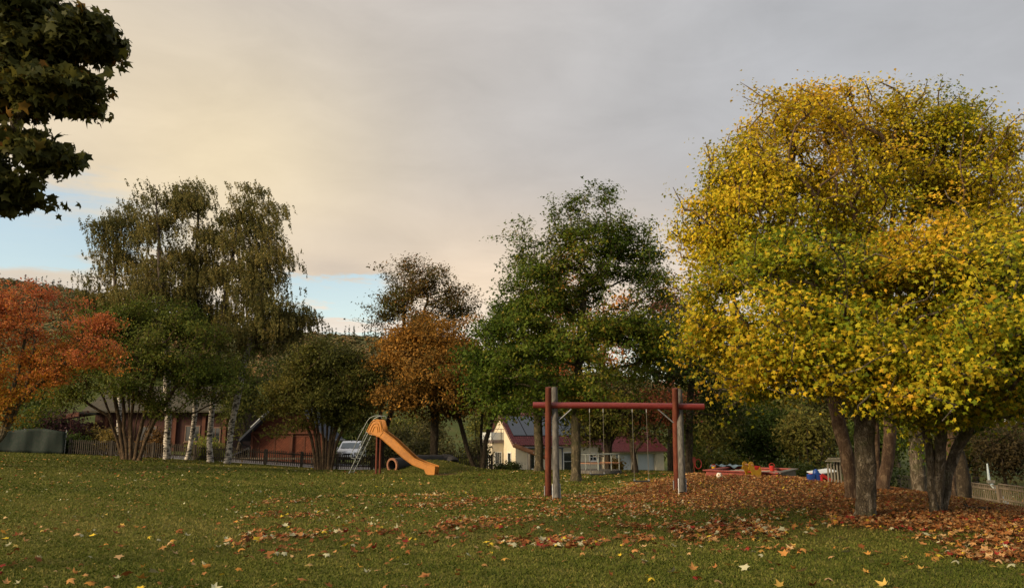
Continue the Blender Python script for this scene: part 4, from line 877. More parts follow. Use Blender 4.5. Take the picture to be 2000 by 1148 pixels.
def tunnel():
    a = np.array([-5.8, 38.2, 0.]); a[2] = tz(-5.8, 38.2)
    t = thing('crawl_tunnel', 'dark concrete pipe tunnel with a rust coloured rim under the slide', 'play tunnel', a)
    p0 = np.array([0, 0, .22]); p1 = np.array([1.1, 1.5, .36]); p2 = np.array([2.2, 2.5, .34])
    def shell(pts, ro, ri, n=26):
        m = MB(); m.tube(pts, ro, n, False); k = len(m.v); m.tube(pts, ri, n, False)
        for e in (0, (len(pts)-1)*n):
            m.f += [(e+i, e+(i+1) % n, k+e+(i+1) % n, k+e+i) for i in range(n)]
        return m
    shell([p0+(p1-p0)*.02, p1, p2], .33, .27).build('pipe', 'pipe_dark', t, True)
    d = (p1-p0)/np.linalg.norm(p1-p0); shell([p0-d*.06, p0+d*.03], .355, .26).build('rim', 'rim_rust', t, True)
    m = MB(); m.tube([p1-d*.1, p1-d*.06], .295, 20); m.build('inside', 'inner_dark', t)
    e = p2; shell([e, e+np.array([.3, .1, -.02]), e+np.array([.5, -.1, -.1]), e+np.array([.6, -.35, -.22])], .37, .31).build('end_bend', 'pipe_dark', t, True)
tunnel()
def seesaw():
    D = 40; t0 = G(1036, D); sc = D/1500*1.0
    t = thing('log_seesaw', 'tilted dark log beam held between two short grey posts', 'seesaw', t0)
    f = lambda px, py: ((px-1036)*sc, 1.6-(py-855)*sc-t0[2])
    a, b = f(1004, 868.5), f(1070, 893); m = MB(); m.tube([np.array([a[0], 0, a[1]]), np.array([b[0], 0, b[1]])], .115, 14); m.build('beam', 'log_wood', t, True)
    for px, py, y in ((1035, 877, .19), (1050, 876, -.19)):
        q = f(px, py); m = MB(); m.tube([np.array([q[0], y, -.1]), np.array([q[0], y, q[1]])], .085, 12); m.build('post', 'grey_wood', t, True)
    q = f(1042, 882.5); m = MB(); m.tube([np.array([q[0]-.0, -.24, q[1]]), np.array([q[0], .24, q[1]])], .025, 8); m.build('axle', 'zinc', t, True)
    for k in (.06, .94):
        x = a[0]+(b[0]-a[0])*k; z = a[1]+(b[1]-a[1])*k; m = MB(); m.tube([np.array([x, -.2, z+.16]), np.array([x, .2, z+.16])], .016, 6); m.tube([np.array([x, 0, z+.1]), np.array([x, 0, z+.16])], .016, 6); m.build('handle', 'zinc', t, True)
seesaw()
def roundabout():
    D = 36; g = G(1169, D)
    t = thing('roundabout', 'low round playground roundabout with thin steel railing', 'roundabout', g)
    def ring(r, z, rr, n=36): 
        m = MB(); m.tube([np.array([r*math.cos(2*PI*k/n), r*math.sin(2*PI*k/n), z]) for k in range(n+1)], rr, 6, False); return m
    m = MB(); n = 40; pr = [(0, .20), (.98, .20), (1.04, .18), (1.04, .06), (.9, .05), (0, .05)]
    for r, z in pr: m.v += [(r*math.cos(2*PI*k/n), r*math.sin(2*PI*k/n), z) for k in range(n)]
    for j in range(len(pr)-1): m.f += [(j*n+k, j*n+(k+1) % n, (j+1)*n+(k+1) % n, (j+1)*n+k) for k in range(n)]
    m.build('platform', 'grey_wood', t)
    ring(.98, .90, .022).build('top_rail', 'steel', t, True); ring(.98, .50, .018).build('middle_rail', 'rim_rust', t, True)
    for k in range(10):
        a = 2*PI*k/10+.2; m = MB(); m.tube([np.array([.98*math.cos(a), .98*math.sin(a), .2]), np.array([.98*math.cos(a), .98*math.sin(a), .9])], .017, 6); m.build('upright', 'steel', t, True)
    m = MB(); m.tube([np.array([0, 0, 0]), np.array([0, 0, .78])], .06, 12); m.build('centre_post', 'steel', t, True)
    m = MB(); m.tube([np.array([0, 0, .78]), np.array([0, 0, .82])], .26, 20); m.build('hand_wheel', 'grey_wood', t)
roundabout()
def sandpit():
    A, B_, Cc = np.array([6.08, 24.6]), np.array([7.65, 22.7]), np.array([9.2, 25.6]); Dd = A+Cc-B_
    c = (A+B_+Cc+Dd)/4; z0 = tz(c[0], c[1])+.04; t = thing('sandpit', 'low red framed sandpit with one bare wooden side', 'sandpit', (c[0], c[1], z0))
    cs = [A-c, B_-c, Cc-c, Dd-c]
    for i in range(4):
        p, q = cs[i], cs[(i+1) % 4]; d = q-p; L_ = np.linalg.norm(d); a = math.atan2(d[1], d[0]); mid = (p+q)/2
        m = MB(); m.box((mid[0], mid[1], .0), (L_, .05, .28), (0, 0, a)); m.box((mid[0], mid[1], .155-.001*i), (L_+.16, .2, .035), (0, 0, a), bev=.006)
        m.build('rim_board', 'crate_wood' if i == 1 else 'frame_red', t, label='bare timber side' if i == 1 else None)
    n = 22; V = []; 
    for j in range(n+1):
        for i in range(n+1):
            u, v = i/n, j/n; p = cs[0]*(1-u)*(1-v)+cs[1]*u*(1-v)+cs[2]*u*v+cs[3]*(1-u)*v
            V.append((p[0], p[1], .07+.035*math.sin(i*1.3+j*.7)*math.cos(j*.9)+rng.normal()*.008))
    npmesh('sand', V, [(j*(n+1)+i, j*(n+1)+i+1, (j+1)*(n+1)+i+1, (j+1)*(n+1)+i) for j in range(n) for i in range(n)], 'sand', t, smooth=True)
    # cover folded back at far left corner
    q = cs[3]*.86+cs[0]*.1; w = thing('folded_cover', 'dark blue grey cover folded over the far left corner of the sandpit', 'cover', (c[0]+q[0], c[1]+q[1], z0+.18))
    V = []; nn = 10
    for j in range(5):
        for i in range(nn+1): V.append((i*.12-.6, j*.12-.2, .03+.03*math.sin(i*1.7+j)+.02*rng.normal()))
    o = npmesh('sheet', V, [(j*(nn+1)+i, j*(nn+1)+i+1, (j+1)*(nn+1)+i+1, (j+1)*(nn+1)+i) for j in range(4) for i in range(nn)], 'tarp_blue', w, smooth=True)
    md = o.modifiers.new('thick', 'SOLIDIFY'); md.thickness = .02
    for (dx, dy, mt, lab, s) in ((.9, .75, 'toy_red', 'red sand toy lying in the right of the sandpit', .09), (-.95, 1.0, 'toy_yellow', 'small yellow sand bucket at the back rim of the sandpit', .07)):
        w = thing('sand_toy' if dx > 0 else 'sand_bucket', lab, 'toy', (c[0]+dx, c[1]+dy, z0+.08))
        m = MB(); m.tube([np.array([0, 0, 0]), np.array([0, 0, s*1.9])], [s*.75, s], 14); m.build('bowl', mt, w, True)
        m = MB(); m.tube([np.array([s*math.cos(a)*1.0, 0, s*1.9+s*math.sin(a)*.9]) for a in np.linspace(0, PI, 8)], .008, 5); m.build('handle', 'toy_red', w, True)
sandpit()
def rocker():
    g = (6.92, 22.75, tz(6.92, 22.75)-.01)
    t = thing('duck_rocker', 'yellow horse shaped double rocker with curled tail in front of the sandpit', 'rocker', g, rad(14))
    k = .0153/6.45
    o = [(585, 235), (578, 215), (592, 195), (588, 165), (600, 148), (620, 140), (642, 148), (655, 175), (660, 215), (668, 240), (700, 240), (722, 232), (735, 208), (748, 215), (752, 250), (745, 290), (725, 320), (700, 335), (668, 332), (640, 322), (628, 300), (622, 270), (606, 245), (598, 228)]
    out = [((x-665)*k*1.0, (338-y)*k*1.0) for x, y in o]
    for y in (-.17, .17):
        m = MB(); m.prism(out, y-.018, y+.018); m.build('side_panel', 'toy_yellow', t)
    sc = lambda x, y: ((x-665)*k, (338-y)*k)
    a = sc(622, 178); m = MB(); m.tube([np.array([a[0], -.26, a[1]]), np.array([a[0], .26, a[1]])], .018, 8); m.build('handlebar', 'rim_rust', t, True)
    a = sc(640, 305); m = MB(); m.tube([np.array([a[0], -.26, a[1]]), np.array([a[0], .26, a[1]])], .018, 8); m.build('footrest', 'rim_rust', t, True)
    a = sc(695, 262); m = MB(); m.box((a[0], 0, a[1]), (.24, .32, .03), (0, -.1, 0), bev=.008); m.box((a[0]+.1, 0, a[1]+.08), (.03, .32, .16), (0, .25, 0)); m.build('seat', 'toy_red', t)
rocker()
def ball():
    import bmesh
    r = .085; x, y = 6.1, 23.2; t = thing('ball', 'small white ball with faint red patches lying in the leaves', 'ball', (x, y, tz(x, y)+r+.02))
    bm = bmesh.new(); bmesh.ops.create_uvsphere(bm, u_segments=24, v_segments=16, radius=r); m = MB(); m.add([v.co[:] for v in bm.verts], [[v.index for v in f.verts] for f in bm.faces]); bm.free()
    m.build('shell', 'ball_white', t, True)
    m = MB()
    for d in norm(np.array([[-.5, -1, .2], [.6, -1, .5], [.1, -1, -.6], [0, -.3, 1.], [1, -.2, 0]])):
        u = norm(np.cross(d, [0, 0, 1.])); w = np.cross(d, u); pts = [d*r*1.012+.03*(math.cos(q)*u+math.sin(q)*w)-d*.004 for q in np.linspace(0, 2*PI, 6)[:-1]]
        m.add([d*r*1.03]+pts, [(0, i+1, (i+1) % 5+1) for i in range(5)])
    m.build('patches', 'rim_rust', t)
ball()
def toys():
    x, y = 8.13, 21.2; z = tz(x, y)
    t = thing('toy_box', 'bright blue plastic toy tub with a rounded lump on top, near the slatted frames', 'toy tub', (x, y, z))
    m = MB(); m.box((-.09, 0, .10), (.17, .2, .22), bev=.02); m.box((.07, .02, .12), (.16, .2, .25), bev=.03); m.build('tub', 'toy_blue', t, True)
    m = MB(); m.tube([np.array([.06, .02, .22]), np.array([.06, .02, .29]), np.array([.08, .02, .33])], [.09, .075, .03], 12); m.build('lump', 'toy_blue', t, True)
    m = MB(); m.tube([np.array([-.09, -.0, .205]), np.array([-.09, 0, .225])], .06, 10); m.build('rim', 'toy_red', t, True)
    x, y = 8.38, 21.1; z = tz(x, y)
    t = thing('toy_chute', 'bright red plastic chute sloping down between blue tub and slatted frames', 'toy slide', (x, y, z))
    m = MB(); m.box((0, 0, .11), (.32, .2, .025), (0, rad(32), 0)); m.build('bed', 'toy_red', t)
    for s in (-1, 1):
        m = MB(); m.box((0, s*.1, .14), (.32, .02, .08), (0, rad(32), 0), bev=.006); m.build('side', 'toy_red', t)
    m = MB(); m.box((-.11, 0, .085), (.03, .16, .17)); m.build('leg', 'toy_red', t)
    x, y = 8.9, 22.6; z = tz(x, y)
    t = thing('white_sheet', 'pale sheet of board lying behind the red chute', 'board', (x, y, z+.28))
    m = MB(); m.box((0, 0, 0), (.7, .45, .03), (rad(8), rad(-7), .2), bev=.006); m.build('board', 'tarp_white', t)
    m = MB(); m.box((0, 0, -.16), (.6, .3, .26), (0, 0, .2)); m.build('base', 'dark_picket', t)
    x, y = 8.5, 20.6; z = tz(x, y)
    t = thing('stacked_frames', 'nested stack of pale slatted bench frames beside the leaning trunk', 'bench frames', (x, y, z), rad(-24))
    for k in range(6):
        m = MB(); xx = -.22+k*.075; h = .50+k*.022; yy = k*.035
        for s in (0, 1): m.box((xx, -.05+yy+s*.42, h/2), (.03, .04, h))
        m.box((xx+.01, .16+yy, h+.01), (.035, .5, .03)); m.build('frame', 'crate_wood', t)
    for k in range(3):
        m = MB(); m.box((-.02+k*.03, -.07+k*.17, .60+.035*k), (.5, .1, .022), (0, 0, 0), bev=.004); m.build('slat', 'crate_wood', t)
    x, y = 8.6, 36.6; z = tz(x, y)
    t = thing('ring_toy', 'small red ring and panel beside the dark trunk right of the swing frame', 'ring toy', (x, y, z+.2))
    m = MB(); m.tube([np.array([.07+.15*math.cos(q), 0, .32+.22*math.sin(q)]) for q in np.linspace(0, 2*PI, 25)], .022, 6, False); m.build('ring', 'toy_red', t, True)
    m = MB(); m.box((-.12, 0, .5), (.13, .03, .26), (0, .1, 0)); m.build('panel', 'frame_red', t); m = MB(); m.tube([np.array([-.12, .03, -.3]), np.array([-.12, .03, .4])], .02, 6); m.build('stand', 'frame_red', t, True)
    pts = [(9.05, 15.9), (9.3, 16.2), (9.5, 16.1), (9.85, 16.3)]
    t = thing('fallen_branch', 'short dark broken branch lying on the leaf slope', 'branch', (9.4, 16.1, tz(9.4, 16.1)))
    m = MB(); m.tube([np.array([a-9.4, b-16.1, (.14 if i == 0 else .05)+tz(a, b)-tz(9.4, 16.1)]) for i, (a, b) in enumerate(pts)], [.012, .025, .03, .018], 7); m.build('limb', 'bark_dark', t, True)
    m = MB(); m.tube([np.array([-.1, .1, .06]), np.array([-.2, .02, .2])], [.014, .006], 5); m.build('side_twig', 'bark_dark', t, True)
toys()
def fence(name, label, pts, h, mats, gap=.12, pw=.052, span=2.4, ps=.13, rail=(.25, .8), cap=False):
    pts = [np.array(p, float) for p in pts]; o = pts[0]; z0 = tz(*o)
    t = thing(name, label, 'fence', (o[0], o[1], z0))
    posts = []
    for a, b in zip(pts[:-1], pts[1:]):
        n = max(1, round(np.linalg.norm(b-a)/span))
        for k in range(n): posts.append(a+(b-a)*k/n)
    posts.append(pts[-1])
    for p in posts:
        z = tz(*p)-z0; m = MB(); m.box((p[0]-o[0], p[1]-o[1], z+h*.5), (ps, ps, h*1.06)); m.build('post', mats[0], t)
    for a, b in zip(posts[:-1], posts[1:]):
        d = b-a; Ln = np.linalg.norm(d); d = d/Ln; nn = np.array([-d[1], d[0]]); nn = nn if nn[1] < 0 else -nn; ang = math.atan2(d[1], d[0]); m = MB()
        k = ps; za, zb = tz(*a)-z0, tz(*b)-z0; sl = math.atan2(zb-za, Ln)
        for r in rail:
            mid = (a+b)/2-o; m.box((mid[0], mid[1], (za+zb)/2+h*r), (Ln-ps*.9, .035, .07), (0, -sl*math.cos(ang), ang))
        if cap: mid = (a+b)/2-o+nn*.02; m.box((mid[0], mid[1], (za+zb)/2+h*1.0), (Ln, .08, .035), (0, -sl*math.cos(ang), ang))
        while k < Ln-ps*.7:
            q = a+d*k-o+nn*.033; z = za+(zb-za)*k/Ln; hh = h*(1+.015*rng.normal()); m.box((q[0], q[1], z+.04+hh*.47), (pw, .02, hh*.93), (0, rng.normal()*.012, ang)); k += gap*(1+.06*rng.normal())
        m.build('picket_panel', mats[1], t)
    return t
fence('picket_fence', 'long low dark picket fence along the far side of the lawn', [(-26.3, 46.6), (-19.0, 46.9), (-12.5, 46.6), (-8.2, 46.2), (-1.2, 46.6)], .88, ('dark_picket', 'dark_picket'))
fence('pale_fence', 'pale weathered picket fence on the lower ground at right', [(20.6, 42.0), (20.3, 35.2), (19.6, 29.6), (19.0, 26.3), (18.6, 23.5)], .80, ('pale_picket', 'pale_picket'), .17, .06, 2.6, .14, cap=True)
def net_fence():
    t = thing('net_fence', 'dark green windbreak netting fence at the left edge of the lawn', 'net fence', (-26.5, 46.3, tz(-26.5, 46.3)))
    V = []; n = 60
    for j in range(9):
        for i in range(n+1):
            x = -i*.22; z0 = tz(-26.5+x, 46.3)-tz(-26.5, 46.3); hh = 1.35+.1*math.sin(i*.23)-.02*abs(((i % 14)-7))*.5
            V.append((x, .06*math.sin(i*.9+j*.25)+.03*math.sin(i*2.3), z0+j/8*hh))
    o = npmesh('netting', V, [(j*(n+1)+i, j*(n+1)+i+1, (j+1)*(n+1)+i+1, (j+1)*(n+1)+i) for j in range(8) for i in range(n)], 'net_green', t, smooth=True)
    md = o.modifiers.new('thick', 'SOLIDIFY'); md.thickness = .015
    for i in range(6):
        x = -i*2.5; m = MB(); m.tube([np.array([x, .12, -.2+tz(-26.5+x, 46.3)-tz(-26.5, 46.3)]), np.array([x, .12, 1.4+tz(-26.5+x, 46.3)-tz(-26.5, 46.3)])], .03, 8); m.build('post', 'zinc', t, True)
net_fence()
def pole_sign():
    p = P(1937, 962, 34); t = thing('pole_sign', 'leaning pale blue post with a short pale cross board behind the fence', 'signpost', (p[0], 33, tz(p[0], 33)))
    b = P(1928, 905, 33)-np.array([p[0], 33, tz(p[0], 33)]); c = P(1934, 940, 32.9)-np.array([p[0], 33, tz(p[0], 33)])
    m = MB(); m.tube([np.array([0.08, 0, -.1]), np.array([c[0]+.02, 0, c[2]]), np.array(b)], [.075, .065, .03], 10); m.build('pole', 'pole_blue', t, True)
    m = MB(); m.box((c[0]+.04, -.08, c[2]), (.34, .03, .12), (0, 0, 0)); m.build('board', 'crate_wood', t)
pole_sign()
# ------------------------------------------------------------------ buildings
def tiled_roof(m_unused, name, mat, parent, o, ex, ey, L_, R_, rows, cols, amp=.07, step=.07):
    """plane from corner o, L_ along ex, R_ up-slope along ey, with pantile waves and stepped rows"""
    ex, ey = norm(np.array(ex, float)), norm(np.array(ey, float)); nz = np.cross(ex, ey); nz = nz if nz[2] > 0 else -nz
    sub = 4; nx = cols*sub; V = []; Fc = []
    for j in range(rows):
        for e, lift in ((0, step), (1, 0.0)):
            for i in range(nx+1):
                wv = amp*(.5+.5*math.cos(2*PI*i/sub)); V.append(np.array(o)+ex*L_*i/nx+ey*R_*(j+e)/rows+nz*(wv+lift))
    w = nx+1
    for r in range(rows*2-1):
        for i in range(nx): Fc.append((r*w+i, r*w+i+1, (r+1)*w+i+1, (r+1)*w+i))
    # front lip
    k = len(V)
    for i in range(nx+1): V.append(V[i]-nz*.09)
    for i in range(nx): Fc.append((k+i, k+i+1, i+1, i))
    return npmesh(name, V, Fc, mat, parent)
def window(parent, c, w, h, face='-y', bars=(1, 0), fw=.09, glass='glass_dark', name='window', sill=True, fmat='white_trim'):
    """frame (part) with a pane (sub-part); c = centre on the wall plane"""
    m = MB(); g = MB(); x, y, z = c; d = .06
    ax = (lambda u, v, dd: (x+u, y-dd, z+v)) if face == '-y' else (lambda u, v, dd: (x-dd, y+u, z+v))
    def bx(mm, u, v, du, dv, t0, dd): 
        c_ = ax(u, v, dd); mm.box(c_, (du, t0, dv) if face == '-y' else (t0, du, dv))
    bx(m, -w/2, 0, fw, h+fw, d, .03); bx(m, w/2, 0, fw, h+fw, d, .03); bx(m, 0, h/2, w-fw, fw, d, .03); bx(m, 0, -h/2, w-fw, fw, d, .03)
    for k in range(bars[0]): bx(m, -w/2+w*(k+1)/(bars[0]+1), 0, .04, h-fw, .04, .025)
    for k in range(bars[1]): bx(m, 0, -h/2+h*(k+1)/(bars[1]+1), w-fw, .04, .035, .024)
    if sill: bx(m, 0, -h/2-.09, w+.22, .06, .16, .06)
    f = m.build(name, fmat, parent); bx(g, 0, 0, w-fw, h-fw, .02, .006); g.build('pane', glass, f)
    return f
def cream_house():
    o = P(1007, 900, 78); zb = -2.35; A = rad(25)
    t = thing('cream_house', 'cream rendered house with glossy red tiles, dark solar panels and garages', 'house', (o[0], 78, zb), A)
    Lm, Wd, he, hr = 9.6, 7.0, 3.45, 6.4
    m = MB(); m.box((Lm/2, Wd/2, he/2), (Lm, Wd, he)); 
    m.add([(0, 0, he), (0, Wd, he), (0, Wd/2, hr), (Lm, 0, he), (Lm, Wd, he), (Lm, Wd/2, hr)], [(0, 1, 2), (3, 5, 4), (0, 3, 4, 1), (0, 2, 5, 3), (1, 4, 5, 2)]); m.build('wall', 'cream_render', t)
    m = MB(); m.box((1.2, -.012, .1), (.05, .03, .05)); 
    sl = math.atan2(hr-he, Wd/2); ls = math.hypot(hr-he, Wd/2)+.55
    # front roof slope
    rf = tiled_roof(None, 'roof', 'tile_red', t, (-.45, -.5*math.cos(sl), he-.5*math.sin(sl)+.08), (1, 0, 0), (0, math.cos(sl), math.sin(sl)), Lm+.6, ls, 14, 40)
    m = MB(); m.add([(-.45, Wd+.4, he-.3), (Lm+.15, Wd+.4, he-.3), (Lm+.15, Wd/2, hr+.1), (-.45, Wd/2, hr+.1), (-.45, Wd+.4, he-.4), (Lm+.15, Wd+.4, he-.4), (Lm+.15, Wd/2, hr), (-.45, Wd/2, hr)], [(0, 1, 2, 3), (4, 7, 6, 5), (0, 3, 7, 4), (1, 5, 6, 2)]); m.build('rear_roof', 'tile_red', t)
    m = MB(); m.box((Lm/2, -.52, he-.38), (Lm+.5, .1, .10)); m.build('gutter', 'brown_trim', t)
    m = MB(); fy = np.array([0, math.cos(sl), math.sin(sl)]); p0 = np.array([-.42, -.45*math.cos(sl), he-.45*math.sin(sl)]); 
    m.tube([p0, p0+fy*ls], .09, 4); m.build('verge_board', 'brown_trim', t)
    # solar panels
    nz = np.array([0, -math.sin(sl), math.cos(sl)])
    for i in range(6):
        c = np.array([.75+i*1.52, 0, 0])+np.array([0, 0, he])+fy*2.45+nz*.2
        m = MB(); m.box(c, (1.46, 3.1, .05), (sl, 0, 0)); f = m.build('solar_panel', 'solar_frame', rf)
        m = MB(); m.box(c+nz*.028, (1.40, 3.02, .012), (sl, 0, 0)); m.build('solar_glass', 'solar_glass', rf)
    # bay with balcony
    m = MB(); m.box((-.65, 4.3, 1.72), (1.3, 2.8, 3.44)); m.build('bay', 'cream_render', t)
    window(t, (-.62, 2.9, 1.9), .72, 1.25, '-y', (2, 0)); window(t, (-1.3, 4.3, 1.9), 1.2, 1.25, '-x', (1, 0)); window(t, (0, 1.4, 1.9), .8, 1.2, '-x', (0, 0))
    m = MB(); m.box((-.67, 4.28, 3.6), (1.45, 2.96, .3)); m.build('balcony_slab', 'stone_base', t)
    m = MB(); m.box((-.67, 2.86, 4.15), (1.36, .04, .75)); m.box((-1.36, 4.3, 4.15), (.04, 2.8, .75)); bp = m.build('balcony_panel', 'white_plastic', t)
    m = MB()
    for x in (-1.36, -.3): m.box((x, 2.86, 4.3), (.05, .06, 1.1))
    m.box((-.67, 2.86, 4.86), (1.45, .05, .05)); m.box((-1.36, 4.3, 4.86), (.05, 2.9, .05)); m.build('balcony_rail', 'solar_frame', t)
    # front
    window(t, (2.1, 0, 1.75), 1.2, 1.7, '-y', (1, 0)); window(t, (5.9, 0, 1.6), 1.0, 1.8, '-y', (0, 1), name='door', sill=False); window(t, (8.9, 0, 2.0), .85, .75, '-y', (1, 1))
    m = MB(); m.box((2.7, -.7, 3.02), (4.0, 1.3, .12), (.06, 0, 0)); m.box((.8, -1.25, 1.5), (.12, .12, 3.0)); m.box((4.6, -1.25, 1.5), (.12, .12, 3.0)); m.build('terrace_canopy', 'roof_slate', t)
    # garage wing
    gx0, gx1, gh = 10.0, 17.6, 2.62
    m = MB(); m.box(((gx0+gx1)/2, 2.35, gh/2), (gx1-gx0, 4.5, gh))
    m.build('garage_wall', 'cream_render', t)
    segs = [(10.0, 11.5), (13.55, 14.25), (16.55, 17.6)]
    m = MB()
    for a, b in segs: m.box(((a+b)/2, -.14, gh/2), (b-a, .48, gh))
    m.box(((gx0+gx1)/2, -.12, gh-.17), (gx1-gx0-.01, .43, .34)); m.build('garage_pier', 'cream_render', t)
    for a, b in ((11.5, 13.55), (14.25, 16.55)):
        m = MB(); m.box(((a+b)/2, .06, 1.12), (b-a, .06, 2.3))
        for k in range(5): m.box(((a+b)/2, .025, .35+k*.45), (b-a-.02, .02, .38))
        m.build('garage_door', 'garage_door_paint', t)
    sg = math.atan2(2.0, 3.2)
    tiled_roof(None, 'garage_roof', 'tile_red', t, (gx0-.35, -.75, gh-.10), (1, 0, 0), (0, math.cos(sg), math.sin(sg)), gx1-gx0+.7, 3.9, 12, 32)
    m = MB(); m.add([(gx0, 0.1, gh), (gx1, .1, gh), (gx1, 5, gh), (gx0, 5, gh), (gx0, 2.4, gh+1.75), (gx1, 2.4, gh+1.75)], [(0, 4, 3), (1, 2, 5), (3, 4, 5, 2)]); m.build('garage_gable', 'cream_render', t)
    m = MB(); m.box(((gx0+gx1)/2, -.78, gh-.1), (gx1-gx0+.6, .09, .09)); m.build('garage_gutter', 'brown_trim', t)
    m = MB(); m.tube([np.array([13.9, -.42, 2.0]), np.array([13.9, -.5, 2.0]), np.array([13.9, -.5, 2.1])], .05, 8); m.build('wall_lamp', 'solar_frame', t)
cream_house()
def shed():
    D = 58; s = D/1500.; x0 = (500-1000)*s; x1 = (638-1000)*s; zb = -.42; W = x1-x0
    t = thing('timber_shed', 'red brown timber garage shed with steep gable and diagonal boarded doors', 'shed', ((x0+x1)/2, D, zb))
    he = 2.35; hr = 5.05; w = W/2; dp = 4
    m = MB(); m.box((0, dp/2, he/2), (W, dp, he)); m.build('wall', 'shed_trim', t)
    m = MB(); m.prism([(-w, he), (w, he), (0, hr)], -.01, dp); m.build('gable', 'shed_siding', t)
    for a, b in ((-w+.55, .28), (.44, w-.5)):
        m = MB(); m.box(((a+b)/2, -.03, 1.12), (b-a, .05, 2.22)); d = m.build('door', 'shed_door', t)
        m = MB(); 
        for x in (a+.05, b-.05): m.box((x, -.07, 1.12), (.1, .03, 2.2))
        for z in (.07, 2.17): m.box(((a+b)/2, -.068, z), (b-a-.2, .03, .1))
        m.box(((a+b)/2-.0, -.064, 1.1), (.09, .025, 2.0)); m.build('door_frame', 'shed_trim', d)
    m = MB(); m.box((0, -.12, he+.06), (W+.1, .2, .17)); m.build('beam', 'shed_trim', t)
    for x in (-w+.09, .36, w-.09): m = MB(); m.box((x, -.1, he/2), (.16, .16, he-.04)); m.build('post', 'shed_trim', t)
    for s_ in (-1, 1): m = MB(); m.box((s_*(w-.38), -.1, 1.95), (.12, .1, .8), (0, s_*.8, 0)); m.build('brace', 'shed_trim', t)
    sl = math.atan2(hr-he, w); ls = (w+.62)/math.cos(sl)
    for s_ in (-1, 1):
        cx = s_*(w+.62)/2; cz = hr-(w+.62)/2*math.tan(sl)+.12
        m = MB(); m.box((cx, dp/2-.35, cz), (ls, dp+1.1, .14), (0, s_*sl, 0)); r = m.build('roof', 'roof_slate', t)
        m = MB(); m.tube([np.array([s_*(w+.66), -.9, he-.47]), np.array([s_*(w+.66), dp+.3, he-.47])], .07, 8); m.build('gutter', 'solar_frame', r, True)
        if s_ < 0:
            m = MB(); c2 = cx-.1; m.box((c2, -.1, cz+.12+(-.0)), (ls*.5, 1.2, .05), (0, s_*sl, 0)); m.build('roof_sheet', 'tarp_white', r)
            m = MB(); m.tube([np.array([-(w+.66), -.6, he-.5]), np.array([-(w+.5), -.4, he-.8]), np.array([-w-.05, -.2, he-.95]), np.array([-w-.05, -.2, .1])], .045, 8); m.build('downpipe', 'solar_frame', r, True)
    m = MB(); m.box((-w-.65, 1, 1.05), (1.5, 2.4, .09), (0, -rad(24), 0)); m.build('lean_to_roof', 'roof_slate', t)
    m = MB(); m.box((-w-.7, 1.2, .4), (1.1, 1.8, .8)); m.build('log_store', 'dark_picket', t)
    m = MB(); m.box((.3, -3.3, .52), (5.2, .12, .10)); [m.box((x, -3.3, .24), (.12, .12, .5)) for x in (-2.1, .3, 2.7)]; 
    m2 = thing('parking_rail', 'low pale wooden rail in front of the shed doors', 'rail', ((x0+x1)/2, D-3.3, zb)); mm = MB(); mm.box((.3, 0, .62), (5.2, .1, .12)); mm.build('bar', 'pale_picket', m2)
    for x in (-2.1, .3, 2.7): mm = MB(); mm.box((x, .0, .28), (.1, .09, .56)); mm.build('post', 'pale_picket', m2)
shed()
def brown_house():
    D = 72; s = D/1500.; x0, x1 = (196-1000)*s, (458-1000)*s; zb = -.3; W = x1-x0
    t = thing('brown_house', 'dark red brown timber house mostly hidden behind the birches', 'house', ((x0+x1)/2, D, zb)); w = W/2; he = 4.6
    m = MB(); m.box((0, 4, he/2), (W, 8, he)); m.build('wall', 'house_boards', t)
    m = MB(); m.add([(-w-.8, -.9, he-.25), (w+.8, -.9, he-.25), (w+.8, 4, he+2.3), (-w-.8, 4, he+2.3), (w+.8, 9, he-.25), (-w-.8, 9, he-.25), (-w-.8, -.9, he-.4), (w+.8, -.9, he-.4), (w+.8, 4, he+2.15), (-w-.8, 4, he+2.15), (w+.8, 9, he-.4), (-w-.8, 9, he-.4)], [(0, 1, 2, 3), (3, 2, 4, 5), (6, 9, 8, 7), (9, 11, 10, 8), (0, 6, 7, 1), (5, 4, 10, 11), (0, 3, 9, 6), (3, 5, 11, 9), (1, 7, 8, 2), (2, 8, 10, 4)]); m.build('roof', 'tile_brown', t)
    for px, z, ww, hh in ((386, 2.3, 1.3, 1.4), (430, 2.2, .9, 1.3), (300, 2.3, 1.5, 1.3), (245, 2.2, 1.2, 1.3)): window(t, ((px-1000)*s-(x0+x1)/2, 0, z), ww, hh, '-y', (1, 0), glass='glass_dark', fmat='brown_trim')
    m = MB()
    for px in (352, 408, 448, 220): m.box(((px-1000)*s-(x0+x1)/2, -.12, he/2-.15), (.3, .2, he-.5))
    m.build('corner_boards', 'shed_trim', t)
    # left wing with open porch
    m = MB(); c = (-w-1.6); m.box((c, -2.2, 3.75), (4.4, 3.2, .16), (0, rad(-9), 0)); m.build('porch_roof', 'tile_brown', t)
    m = MB(); m.box((c, -3.86, 3.6), (4.5, .08, .34), (0, rad(-9), 0)); m.build('fascia', 'shed_trim', t)
    for x in (-w-.05, -w-3.4): m = MB(); m.box((x, -3.6, 1.7), (.22, .22, 3.4+(.25 if x > -w-1 else -.3))); m.build('porch_post', 'shed_trim', t)
    m = MB(); m.box((c, 1, 1.6), (3.4, 6, 3.2)); m.build('side_wing', 'house_boards', t)
brown_house()
